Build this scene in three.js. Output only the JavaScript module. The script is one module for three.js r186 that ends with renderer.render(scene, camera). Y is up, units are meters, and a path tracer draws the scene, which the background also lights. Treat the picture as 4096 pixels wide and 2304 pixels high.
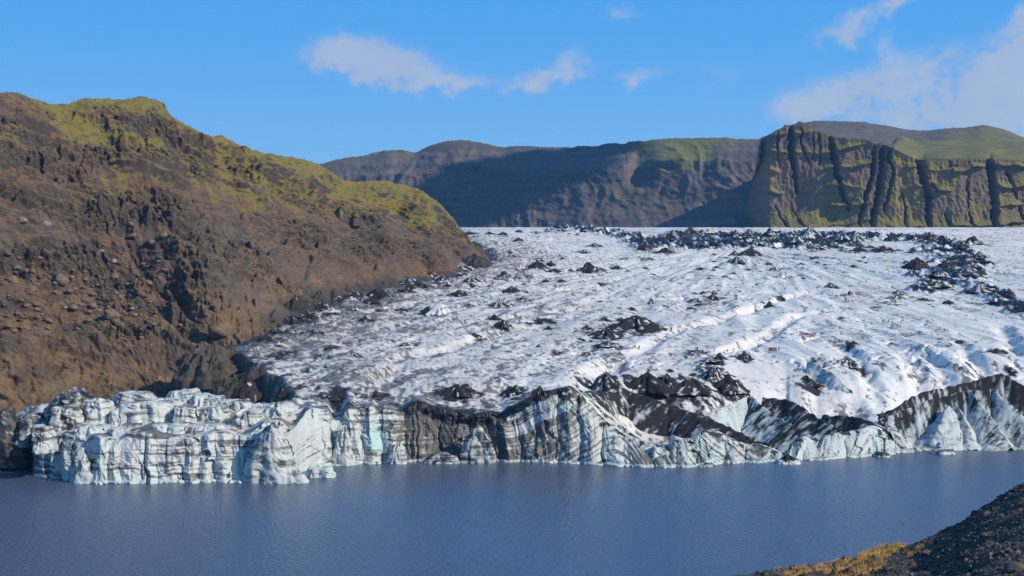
import * as THREE from 'three';
import { mergeGeometries, mergeVertices } from 'three/addons/utils/BufferGeometryUtils.js';
import { MarchingCubes } from 'three/addons/objects/MarchingCubes.js';

// ---------------------------------------------------------------- camera, sky, sun, exposure
const W = 1024, H = 576, EYE = 57, FOC = 5627;            // FOC: focal length in pixels of a 4096-wide picture
const scene = new THREE.Scene();
const camera = new THREE.PerspectiveCamera(2 * Math.atan(1152 / FOC) * 180 / Math.PI, W / H, 0.5, 30000);
camera.position.set(0, EYE, 0);
camera.lookAt(0, EYE, -100);
const renderer = new THREE.WebGLRenderer({ antialias: true });
renderer.setSize(W, H);
renderer.toneMapping = THREE.LinearToneMapping;
const EXPOSURE = 1.0;
renderer.toneMappingExposure = EXPOSURE;
renderer.shadowMap.enabled = true;
const SUN_EL = 31 * Math.PI / 180, SUN_AZ = 60 * Math.PI / 180;
const SUN = new THREE.Vector3(Math.cos(SUN_EL) * Math.sin(SUN_AZ), Math.sin(SUN_EL), Math.cos(SUN_EL) * Math.cos(SUN_AZ));
const sun = new THREE.DirectionalLight(new THREE.Color(1.0, 0.88, 0.70), 4.9);
sun.position.copy(SUN).multiplyScalar(4000).add(new THREE.Vector3(0, 0, -1200));
sun.target.position.set(0, 0, -1200);
sun.castShadow = true;
sun.shadow.mapSize.set(4096, 4096);
Object.assign(sun.shadow.camera, { left: -2200, right: 2200, top: 2200, bottom: -2200, near: 10, far: 9000 });
sun.shadow.radius = 1.2;
scene.add(sun, sun.target);
scene.fog = new THREE.FogExp2(new THREE.Color(0.20, 0.50, 1.0), 0.000052);

// ---------------------------------------------------------------- noise
let seed = 12345;
function rnd() { seed = (seed * 1664525 + 1013904223) >>> 0; return seed / 4294967296; }
const PERM = new Uint8Array(1024), GX = new Float32Array(256), GY = new Float32Array(256), GZ = new Float32Array(256);
{
  const p = [...Array(256).keys()];
  for (let i = 255; i > 0; i--) { const j = Math.floor(rnd() * (i + 1)); [p[i], p[j]] = [p[j], p[i]]; }
  for (let i = 0; i < 1024; i++) PERM[i] = p[i & 255];
  for (let i = 0; i < 256; i++) { const z = rnd() * 2 - 1, a = rnd() * 6.2832, r = Math.sqrt(1 - z * z); GX[i] = r * Math.cos(a); GY[i] = r * Math.sin(a); GZ[i] = z; }
}
function noise(x, y, z = 0) {
  const xf = Math.floor(x), yf = Math.floor(y), zf = Math.floor(z);
  const X = xf & 255, Y = yf & 255, Z = zf & 255;
  x -= xf; y -= yf; z -= zf;
  const u = x * x * x * (x * (x * 6 - 15) + 10), v = y * y * y * (y * (y * 6 - 15) + 10), w = z * z * z * (z * (z * 6 - 15) + 10);
  const A = PERM[X] + Y, B = PERM[X + 1] + Y, AA = PERM[A & 255] + Z, AB = PERM[(A + 1) & 255] + Z, BA = PERM[B & 255] + Z, BB = PERM[(B + 1) & 255] + Z;
  const g = (h, a, b, c) => { h = PERM[h & 1023]; return GX[h] * a + GY[h] * b + GZ[h] * c; };
  const n0 = g(AA, x, y, z), n1 = g(BA, x - 1, y, z), n2 = g(AB, x, y - 1, z), n3 = g(BB, x - 1, y - 1, z);
  const n4 = g(AA + 1, x, y, z - 1), n5 = g(BA + 1, x - 1, y, z - 1), n6 = g(AB + 1, x, y - 1, z - 1), n7 = g(BB + 1, x - 1, y - 1, z - 1);
  const a0 = n0 + u * (n1 - n0), a1 = n2 + u * (n3 - n2), a2 = n4 + u * (n5 - n4), a3 = n6 + u * (n7 - n6);
  const b0 = a0 + v * (a1 - a0), b1 = a2 + v * (a3 - a2);
  return (b0 + w * (b1 - b0)) * 1.6;
}
function fbm(x, y, z, o = 4) { let s = 0, a = 0.5; for (let i = 0; i < o; i++) { s += a * noise(x, y, z); x = x * 2.03 + 17.1; y = y * 2.03 - 9.3; z = z * 2.03 + 5.7; a *= 0.5; } return s; }
function ridged(x, y, z, o = 3) { let s = 0, a = 0.5; for (let i = 0; i < o; i++) { const n = 1 - Math.abs(noise(x, y, z)); s += a * n * n; x = x * 2.1 + 3.1; y = y * 2.1 - 7.3; z = z * 2.1 + 1.7; a *= 0.5; } return s; }
const clamp = (x, a = 0, b = 1) => x < a ? a : x > b ? b : x;
const smooth = (a, b, x) => { x = clamp((x - a) / (b - a)); return x * x * (3 - 2 * x); };
const lerp = (a, b, t) => a + (b - a) * t;
// piecewise curve through [x, y] pairs, smoothed
function curve(flat, soft = true) {
  const n = flat.length / 2;
  return x => {
    if (x <= flat[0]) return flat[1];
    if (x >= flat[2 * n - 2]) return flat[2 * n - 1];
    let i = 0; while (x > flat[2 * i + 2]) i++;
    const x0 = flat[2 * i], x1 = flat[2 * i + 2], y0 = flat[2 * i + 1], y1 = flat[2 * i + 3], t = (x - x0) / (x1 - x0);
    if (!soft) return y0 + (y1 - y0) * t;
    const s = k => (k <= 0 || k >= n - 1) ? (k <= 0 ? (flat[3] - flat[1]) / (flat[2] - flat[0]) : (flat[2 * n - 1] - flat[2 * n - 3]) / (flat[2 * n - 2] - flat[2 * n - 4]))
      : (() => { const a = (flat[2 * k + 1] - flat[2 * k - 1]) / (flat[2 * k] - flat[2 * k - 2]), b = (flat[2 * k + 3] - flat[2 * k + 1]) / (flat[2 * k + 2] - flat[2 * k]); return a * b <= 0 ? 0 : 2 * a * b / (a + b); })();
    const m0 = s(i) * (x1 - x0), m1 = s(i + 1) * (x1 - x0), t2 = t * t, t3 = t2 * t;
    return (2 * t3 - 3 * t2 + 1) * y0 + (t3 - 2 * t2 + t) * m0 + (-2 * t3 + 3 * t2) * y1 + (t3 - t2) * m1;
  };
}
const PX = (fx, d) => (fx - 2048) / FOC * d, PY = (fy, d) => EYE - (fy - 1152) / FOC * d;
const pt = (fx, fy, d) => new THREE.Vector3(PX(fx, d), PY(fy, d), -d);

// ---------------------------------------------------------------- sky
{
  const SW = 4096, SH = 2048, data = new Float32Array(SW * SH * 4);
  // cloud masses as seen in the sky: azimuth, elevation, half sizes in degrees, strength
  const deg = Math.PI / 180, F2A = fx => Math.atan((fx - 2048) / FOC) / deg, F2E = fy => Math.atan((1152 - fy) / FOC) / deg;
  const clouds = [];
  const cl = (fx, fy, rx, ry, s, tilt = 0) => clouds.push([F2A(fx), F2E(fy), rx / FOC / deg, ry / FOC / deg, s, tilt]);
  cl(1370, 215, 140, 70, 1.3, -.1); cl(1560, 255, 300, 85, 1.5, .12); cl(1500, 325, 250, 60, .9, .1); cl(1820, 325, 170, 36, .8, .05); cl(1270, 270, 80, 40, .75);
  cl(2230, 295, 190, 48, .8, -.2); cl(2550, 305, 130, 36, .7, -.1); cl(2330, 215, 60, 60, .5); cl(2840, 305, 110, 70, .42); cl(2490, 45, 110, 40, .5); cl(2100, 330, 90, 40, .5);
  cl(3350, 170, 150, 45, .8, .05); cl(3480, 85, 150, 55, .75, -.4); cl(3620, 25, 120, 45, .8, -.6); cl(3590, 215, 60, 80, .55, .2);
  cl(3500, 365, 280, 85, 1.15, -.1); cl(3280, 455, 240, 90, 1.0); cl(3850, 480, 500, 130, 1.35, -.1); cl(4030, 350, 190, 120, 1.2, -.3); cl(4120, 200, 110, 130, .8); cl(3740, 260, 140, 60, .5, -.2); cl(4140, 430, 340, 240, 1.05); cl(4070, 110, 60, 70, .5);
  cl(4600, 350, 500, 200, .9); cl(5300, 250, 400, 160, .7); cl(6400, 380, 600, 200, .8);
  for (let i = 0; i < 46; i++) { const a = 40 + rnd() * 280; clouds.push([a > 180 ? a - 360 : a, 2 + rnd() * 26, 4 + rnd() * 7, 1 + rnd() * 2, .4 + rnd() * .5, (rnd() - .5) * .4]); }
  const sunAz = Math.atan2(SUN.x, -SUN.z);
  for (let j = 0; j < SH; j++) {
    const el = ((j + 0.5) / SH - 0.5) * Math.PI, e = Math.max(0, el) / deg;
    const k = 1 - Math.exp(-Math.max(0, e - 2.5) / 6), k2 = smooth(13, 70, e);
    for (let i = 0; i < SW; i++) {
      const ang = ((i + 0.5) / SW - 0.5) * 2 * Math.PI;            // atan2(z, x)
      const dx = Math.cos(ang) * Math.cos(el), dz = Math.sin(ang) * Math.cos(el), dy = Math.sin(el);
      const az = Math.atan2(dx, -dz) / deg;
      // clear air: pale near the horizon, deep blue high up, a little paler towards the sun
      let r = lerp(0.33, 0.014, k), g = lerp(0.62, 0.32, k), b = lerp(0.94, 0.86, k);
      r = lerp(r, 0.058, k2); g = lerp(g, 0.135, k2); b = lerp(b, 0.29, k2);
      const sd = dx * SUN.x + dy * SUN.y + dz * SUN.z, gl = 0.28 * Math.pow(Math.max(0, sd), 8);
      r += gl; g += gl * .95; b += gl * .85;
      if (e > 0 && e < 40) {
        let dens = 0, wx = 0;
        let near = false;
        for (const c of clouds) if (Math.abs(az - c[0]) < c[2] * 2.1 && Math.abs(e - c[1]) < c[3] * 2.6 + c[2] * 1.2 * Math.abs(c[5])) { near = true; break; }
        if (near) {
          const n1 = fbm(az * .42 + 3, e * .62, 1.5, 5), n2 = fbm(az * 1.5, e * 1.7, 7.7, 4);
          const ax = az + n1 * 1.3, ey = e + n2 * .55 + n1 * .35;
          for (const c of clouds) {
            const px = ax - c[0], py = ey - c[1] + px * c[5], q = (px / c[2]) ** 2 + (py / c[3]) ** 2;
            if (q < 2.4) { dens += c[4] * Math.exp(-q * 1.5); }
          }
          const n3 = noise(az * 4.2 + n1 * 3, e * 4.2, 2.2); dens = smooth(.06, 1.25, dens * (1.0 + 1.15 * n2 + .8 * n1 + .4 * n3)) * .64;
          wx = clamp(.5 + n1 * .7 - .25 * smooth(0, 1, dens));
        }
        const lit = lerp(.50, .62, wx);
        r = lerp(r, lit * .98, dens); g = lerp(g, lit * 1.02, dens); b = lerp(b, lit * 1.16, dens);
      }
      if (el < 0) { const q = smooth(0, 0.12, -el); r = lerp(r, .10, q); g = lerp(g, .12, q); b = lerp(b, .15, q); }
      const o = (j * SW + i) * 4;
      data[o] = r / EXPOSURE; data[o + 1] = g / EXPOSURE; data[o + 2] = b / EXPOSURE; data[o + 3] = 1;
    }
  }
  const t = new THREE.DataTexture(data, SW, SH, THREE.RGBAFormat, THREE.FloatType);
  t.mapping = THREE.EquirectangularReflectionMapping; t.magFilter = THREE.LinearFilter; t.minFilter = THREE.LinearFilter; t.wrapS = THREE.RepeatWrapping;
  t.needsUpdate = true;
  scene.background = t; scene.environment = t;
}

// ---------------------------------------------------------------- helpers for things
const taken = new Map();
function numbered(n) { const k = taken.get(n) || 0; taken.set(n, k + 1); return k ? n + '_' + String(k).padStart(3, '0') : n; }
function shade(o) { o.traverse(m => { if (m.isMesh) { m.castShadow = true; m.receiveShadow = true; } }); return o; }
function tag(o, label, category, group, kind) {
  o.userData.label = label; o.userData.category = category;
  if (group) o.userData.group = group; if (kind) o.userData.kind = kind;
  return o;
}
function addMesh(name, geo, mat, parent = scene) {
  const m = new THREE.Mesh(geo, mat); m.name = parent === scene ? numbered(name) : name; m.castShadow = m.receiveShadow = true; parent.add(m); return m;
}
function base(name, pos) { const g = new THREE.Group(); g.name = numbered(name); if (pos) g.position.copy(pos); scene.add(g); return g; }
const vc = (rough = .95, extra = {}) => new THREE.MeshStandardMaterial({ vertexColors: true, roughness: rough, metalness: 0, ...extra });
const M = { ice: vc(.6), ash: vc(.95), rock: vc(.95), stone: vc(.9) };
// grid of nu x nv points; fn(i, j, out) fills out[0..2] position, out[3..5] colour
function gridGeo(nu, nv, fn, flip = false, colour = null) {
  const pos = new Float32Array(nu * nv * 3), col = new Float32Array(nu * nv * 3), o = [0, 0, 0, 1, 1, 1];
  for (let j = 0; j < nv; j++) for (let i = 0; i < nu; i++) { fn(i, j, o); const k = (j * nu + i) * 3; pos[k] = o[0]; pos[k + 1] = o[1]; pos[k + 2] = o[2]; col[k] = o[3]; col[k + 1] = o[4]; col[k + 2] = o[5]; }
  const idx = new Uint32Array((nu - 1) * (nv - 1) * 6); let q = 0;
  for (let j = 0; j < nv - 1; j++) for (let i = 0; i < nu - 1; i++) {
    const a = j * nu + i, b = a + 1, c = a + nu, d = c + 1;
    if (flip) { idx[q++] = a; idx[q++] = c; idx[q++] = b; idx[q++] = b; idx[q++] = c; idx[q++] = d; } else { idx[q++] = a; idx[q++] = b; idx[q++] = c; idx[q++] = b; idx[q++] = d; idx[q++] = c; }
  }
  const g = new THREE.BufferGeometry();
  g.setAttribute('position', new THREE.BufferAttribute(pos, 3)); g.setIndex(new THREE.BufferAttribute(idx, 1));
  g.computeVertexNormals();
  if (colour) {                                         // second pass: colour(x, y, z, nx, ny, nz, i, j, out)
    const nn = g.attributes.normal.array;
    for (let j = 0; j < nv; j++) for (let i = 0; i < nu; i++) { const k = (j * nu + i) * 3; colour(pos[k], pos[k + 1], pos[k + 2], nn[k], nn[k + 1], nn[k + 2], i, j, o); col[k] = o[3]; col[k + 1] = o[4]; col[k + 2] = o[5]; }
  }
  g.setAttribute('color', new THREE.BufferAttribute(col, 3));
  return g;
}
function mixc(o, r, g, b, t) { o[3] += (r - o[3]) * t; o[4] += (g - o[4]) * t; o[5] += (b - o[5]) * t; }
function setc(o, r, g, b) { o[3] = r; o[4] = g; o[5] = b; }

// ---------------------------------------------------------------- ground and lagoon
{
  const g = new THREE.PlaneGeometry(24000, 24000, 1, 1); g.rotateX(-Math.PI / 2);
  const m = addMesh('ground', g, new THREE.MeshStandardMaterial({ color: new THREE.Color(.07, .06, .05), roughness: 1 })); m.position.y = -6;
  tag(m, 'dark valley floor under the lagoon and glacier', 'ground', null, 'structure');
  const N = 1024, h = new Float32Array(N * N), d = new Uint8Array(N * N * 4);
  // wind waves on a tile: sums of periodic waves
  const ws = [];
  for (let i = 0; i < 90; i++) { const k = Math.pow(rnd(), 1.2) * 95 + 16, a = 0.5 + (rnd() - .5) * 1.7; const kx = Math.round(k * Math.cos(a)), ky = Math.round(k * Math.sin(a)); ws.push([kx, ky, rnd() * 6.283, 1 / Math.pow(Math.hypot(kx, ky) + 6, .8)]); }
  const T = 6.283185307 / N;
  const SIN = new Float32Array(N); for (let i = 0; i < N; i++) SIN[i] = Math.sin(i * T);
  for (const [kx, ky, p, a] of ws) { const pp = Math.round(p / T); for (let y = 0; y < N; y++) for (let x = 0; x < N; x++) h[y * N + x] += a * SIN[(((kx * x + ky * y + pp) % N) + N) % N]; }
  let lo = 1e9, hi = -1e9; for (let i = 0; i < N * N; i++) { if (h[i] < lo) lo = h[i]; if (h[i] > hi) hi = h[i]; }
  for (let i = 0; i < N * N; i++) { const v = Math.round(255 * (h[i] - lo) / (hi - lo)); d[4 * i] = d[4 * i + 1] = d[4 * i + 2] = v; d[4 * i + 3] = 255; }
  const t = new THREE.DataTexture(d, N, N); t.wrapS = t.wrapT = THREE.RepeatWrapping; t.magFilter = THREE.LinearFilter; t.minFilter = THREE.LinearMipmapLinearFilter; t.generateMipmaps = true; t.needsUpdate = true;
  const lw = 1600, ld = 1000, gw = gridGeo(2, 2, (i, j, o) => { o[0] = -lw / 2 + i * lw; o[1] = 0; o[2] = 300 - j * ld; });
  gw.deleteAttribute('color');
  gw.setAttribute('uv', new THREE.Float32BufferAttribute([0, 0, lw / 46, 0, 0, ld / 46, lw / 46, ld / 46], 2));
  const water = addMesh('lagoon', gw, new THREE.MeshPhysicalMaterial({ color: new THREE.Color(.066, .092, .156), roughness: .27, ior: 1.333, bumpMap: t, bumpScale: .2 }));
  tag(water, 'grey blue meltwater lagoon with small wind ripples below the ice front', 'water', null, 'structure');
}

// ---------------------------------------------------------------- glacier surface
const h0 = curve([380, 9, 440, 15, 460, 17, 500, 21, 615, 29.5, 820, 46, 1000, 62, 1236, 83.5, 1500, 108, 1700, 126, 1830, 135.5, 1950, 138.5, 2200, 140, 2700, 140]);
// front of the ice: u in pixels of a 1024-wide picture
const frontV = curve([-40, 470, 0, 468, 30, 475, 49, 477, 75, 480, 100, 483.5, 150, 483, 205, 482, 244, 481.5, 277, 480, 292, 476, 305, 470, 322, 466, 336, 465, 357, 464, 410, 461.5, 432, 461, 497, 461, 537, 462, 587, 464, 625, 466, 675, 467, 700, 466, 725, 463, 765, 462, 795, 460, 825, 459, 850, 457, 885, 455, 912, 451.5, 925, 450.5, 962, 449.5, 1024, 449, 1080, 449], false);
const frontD = u => EYE * 1407 / (frontV(u) - 288);
const rimV = curve([-40, 452, 20, 450, 33, 440, 40, 428, 51, 434, 74, 436, 85, 441, 95, 437, 104, 438, 117, 442, 128, 435, 149, 433.5, 168, 438, 179, 438, 198, 436, 218, 432, 232, 434, 244, 436, 256, 429, 266, 422, 280, 422, 290, 430, 300, 421, 310, 409, 327, 410, 334, 420, 342, 418, 350, 403, 357, 408, 364, 407, 372, 406, 378, 412, 385, 409, 400, 411, 403, 412, 409, 407, 417, 402, 434, 407, 453, 411, 473, 414, 499, 414, 510, 408, 520, 404, 538, 394, 555, 390, 568, 387, 578, 393, 590, 404, 604, 420, 618, 432, 632, 438, 650, 444, 668, 446, 676, 439, 690, 439, 705, 431, 720, 434, 731, 439, 745, 445, 760, 446, 775, 451, 786, 455, 790, 446, 804, 438, 816, 443, 825, 437, 840, 434, 856, 431, 868, 427, 880, 431, 890, 437, 907, 447, 925, 447, 940, 443, 962, 441, 1000, 438, 1024, 437, 1080, 436]);
const setback = curve([-40, 6, 30, 6, 100, 4, 280, 5, 300, 8, 330, 6, 420, 4, 490, 4, 500, 6, 560, 9, 600, 12, 640, 12, 700, 9, 780, 8, 880, 9, 910, 6, 1080, 6]);
const rimD = u => frontD(u) + setback(u);
const rimH = u => { const d = rimD(u); return EYE - (rimV(u) - 288) / 1407 * d; };
const uOf = (x, d) => 512 + 1407 * x / d;
// gullies cut by meltwater, in 4096-pixel coordinates, laid on the bare slope
function rawRay(fx, fy, f) {
  let d = 430; const st = 3;
  for (; d < 2400; d += st) if (PY(fy, d) <= f(PX(fx, d), d)) break;
  let a = d - st, b = d; for (let k = 0; k < 10; k++) { const m = (a + b) / 2; if (PY(fy, m) <= f(PX(fx, m), m)) b = m; else a = m; }
  return b;
}
const gullies = [
  [[2440, 1452, 2530, 1418, 2604, 1380, 2704, 1325, 2803, 1303, 2962, 1252, 3072, 1213, 3231, 1175, 3330, 1150], 3.6, 7],
  [[2840, 1420, 2885, 1408, 2960, 1392, 3072, 1345, 3112, 1318, 3171, 1265, 3270, 1258, 3350, 1240], 4.2, 7],
  [[2150, 1168, 2250, 1162, 2350, 1150, 2440, 1135], 3.0, 7], [[1700, 1330, 1900, 1290, 2100, 1262, 2300, 1240, 2500, 1222], 2.6, 8],
  [[1500, 1470, 1700, 1420, 1860, 1370, 2050, 1320, 2250, 1290], 3.0, 9], [[2330, 1560, 2400, 1480, 2480, 1440], 4.5, 9], [[1440, 1540, 1520, 1500, 1620, 1470], 4, 6],
  [[3330, 1372, 3420, 1410, 3480, 1470, 3560, 1560], 2.2, 5], [[3590, 1400, 3650, 1440, 3720, 1520, 3800, 1560], 3.2, 6], [[3700, 1405, 3770, 1450, 3850, 1510], 3.2, 6], [[3830, 1360, 3880, 1420, 3960, 1490], 3.0, 5], [[3990, 1300, 4040, 1350, 4090, 1440], 4.0, 7], [[3440, 1440, 3520, 1500, 3610, 1590], 2.8, 6], [[3250, 1430, 3340, 1520, 3420, 1600], 2.4, 7],
].map(([p, depth, w]) => { const q = []; for (let i = 0; i < p.length; i += 2) { const d = rawRay(p[i], p[i + 1], (x, dd) => h0(dd)); q.push([PX(p[i], d), d]); } let a = 1e9, b = -1e9, c = 1e9, e = -1e9; for (const [x, d] of q) { a = Math.min(a, x); b = Math.max(b, x); c = Math.min(c, d); e = Math.max(e, d); } return { q, depth, w, box: [a - 20, b + 20, c - 30, e + 30] }; });
function gullyCut(x, d) {
  let s = 0;
  for (const g of gullies) {
    if (x < g.box[0] || x > g.box[1] || d < g.box[2] || d > g.box[3]) continue;
    let best = 1e9, end = 1;
    for (let i = 0; i < g.q.length - 1; i++) {
      const ax = g.q[i][0], ad = g.q[i][1], bx = g.q[i + 1][0] - ax, bd = g.q[i + 1][1] - ad, t = clamp(((x - ax) * bx + (d - ad) * bd) / (bx * bx + bd * bd));
      const q = Math.hypot(x - ax - bx * t, d - ad - bd * t); if (q < best) { best = q; const along = (i + t) / (g.q.length - 1); end = Math.min(1, 5 * along, 5 * (1 - along)); }
    }
    const wob = best + 2.0 * noise(x / 9, d / 9, 4); const k = 1 - clamp(wob / g.w); s += .72 * g.depth * end * k * k * (3 - 2 * k);
  }
  return s;
}
const moraine = [ // ash covered belts: fx, fy, radius across (m), radius along (m)
  2235, 922, 10, 60, 2343, 925, 10, 60, 2437, 934, 12, 60, 2514, 950, 14, 60, 2562, 972, 16, 70, 2600, 990, 16, 60, 2686, 955, 18, 70, 2764, 945, 20, 70, 2800, 962, 16, 60, 2873, 952, 20, 80, 2920, 965, 16, 60, 2966, 950, 20, 80, 3040, 955, 20, 80, 3110, 950, 18, 80, 3183, 952, 22, 80, 3276, 955, 20, 80, 3374, 948, 18, 70, 3426, 952, 16, 60, 3490, 950, 12, 50, 3530, 956, 14, 50, 3583, 957, 14, 50, 3640, 960, 12, 40,
  2640, 978, 20, 110, 2750, 978, 20, 120, 2860, 980, 20, 110, 2960, 976, 18, 120, 3060, 974, 18, 110, 3160, 978, 18, 120, 3250, 972, 18, 100, 3340, 966, 14, 80,
  3722, 960, 14, 60, 3774, 980, 20, 80, 3809, 1014, 20, 80, 3843, 1047, 19, 80, 3826, 1071, 18, 70, 3791, 1099, 17, 60, 3756, 1126, 14, 50, 3687, 1168, 9, 26, 3725, 1145, 11, 32, 3860, 1110, 14, 44, 3878, 1140, 13, 40, 3948, 1168, 14, 40, 4000, 1196, 14, 36, 4052, 1231, 13, 32, 4090, 1259, 12, 30, 3670, 1062, 9, 26, 3670, 1106, 8, 22, 3700, 1010, 10, 30,
];
const belts = []; for (let i = 0; i < moraine.length; i += 4) { const d = rawRay(moraine[i], moraine[i + 1], (x, dd) => h0(dd)); belts.push([PX(moraine[i], d), d, moraine[i + 2] * d / 900, moraine[i + 3]]); }
function beltAt(x, d) { let s = 0; if (d < 600) return 0; for (const b of belts) { const qx = (x - b[0]) / b[2], qd = (d - b[1]) / b[3], q = qx * qx + qd * qd; if (q < 1) s = Math.max(s, (1 - q)); } return s; }
const AX = 239, AD = 1457;
function flow(x, d) { const p = Math.atan2(x - AX, AD - d), r = Math.hypot(x - AX, AD - d); return [p, r]; }
function roughAt(x, d) { // broken ice along the hill and in the far left
  const edge = curve2(d); return smooth(90, 0, x - edge) * smooth(560, 680, d) ;
}
const hillEdge = curve([560, -135, 640, -128, 781, -121, 878, -108, 961, -86, 1016, -56, 1230, -22, 1500, -60, 2200, -200]);
const curve2 = d => hillEdge(d);
const blendAt = curve([-40, 46, 560, 46, 600, 70, 640, 95, 700, 125, 800, 125, 860, 110, 940, 95, 1080, 90]);
const leftEdge = curve([470, -68, 500, -79, 545, -92, 590, -110, 625, -124, 700, -130]);
function G(x, d) {
  const [p, r] = flow(x, d);
  let h = h0(d);
  const far = smooth(1650, 1850, d);
  const band = noise(p * 30, r * .006, 2.2), band2 = noise(p * 75, r * .014, 8.2);
  const amp = lerp(1, .35, far) * smooth(0, 300, r);
  h += amp * (1.25 * (1 - 2 * Math.abs(band)) * smooth(420, 560, d) + .75 * band2);
  const hum = .2 + .4 * smooth(-.1, .5, noise(x / 60, d / 80, 8.8)) + .78 * smooth(110, -40, x - .1 * (d - 600));
  h += amp * hum * (1.0 * noise(x / 17, d / 26, 3.3) + 1.5 * (ridged(x / 8, d / 12, 1.3, 3) - .55) + .9 * (ridged(x / 3, d / 4.6, 6.3, 2) - .5));
  { const ck = Math.abs(noise(x / 16 + .5 * noise(x / 6, d / 8, 2), d / 22 - x / 50, 21.5)); h -= amp * 1.6 * smooth(.07, .0, ck) * smooth(-.05, .3, noise(x / 70, d / 70, 31)); }
  const rg = roughAt(x, d);
  if (rg > 0.01) h += rg * (5.0 * (ridged(x / 17 - d / 60, d / 24, 5.1, 3) - .55) + .8 * noise(x / 4, d / 5, 9));
  // the steep lower right, combed into ridges
  const rl = smooth(80, 130, x) * smooth(780, 640, d) * smooth(470, 520, d);
  if (rl > 0.01) h += rl * (3.6 * (ridged((x + .12 * (d - 560)) / 17, d / 120, 7.7, 2) - .5));
  const b = beltAt(x, d);
  if (b > 0) h += smooth(0, .7, b) * (d / 900) * (7.5 * (ridged(x / 13, d / 30, 2.5, 3) - .36) + 2.4 * (ridged(x / 5.5, d / 12, 4.4, 2) - .4));
  h -= gullyCut(x, d);
  h -= 5.5 * smooth(14, 0, x - hillEdge(d)) * smooth(600, 700, d) * .4;
  // meet the rim of the front
  const u = uOf(x, d), rd = rimD(u), q = d - rd;
  const bl = blendAt(u); if (q < bl) { const k = smooth(0, bl, q); h = lerp(rimH(u) + .35 * noise(x / 2.2, d / 2.2, 5) + .6 * noise(x / 6, d / 6, 2), h, k); }
  if (u > 595 && u < 885) h -= 5.5 * smooth(3, 15, q) * smooth(75, 30, q) * smooth(595, 640, u) * smooth(885, 850, u);
  if (d < 720 && d > 474) h -= 34 * smooth(0, 13, leftEdge(d) - x + 5 * noise(x / 9, d / 11, 2)) * smooth(474, 486, d) * smooth(720, 640, d);
  return h;
}
function rayG(fx, fy) { return rawRay(fx, fy, G); }
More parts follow.
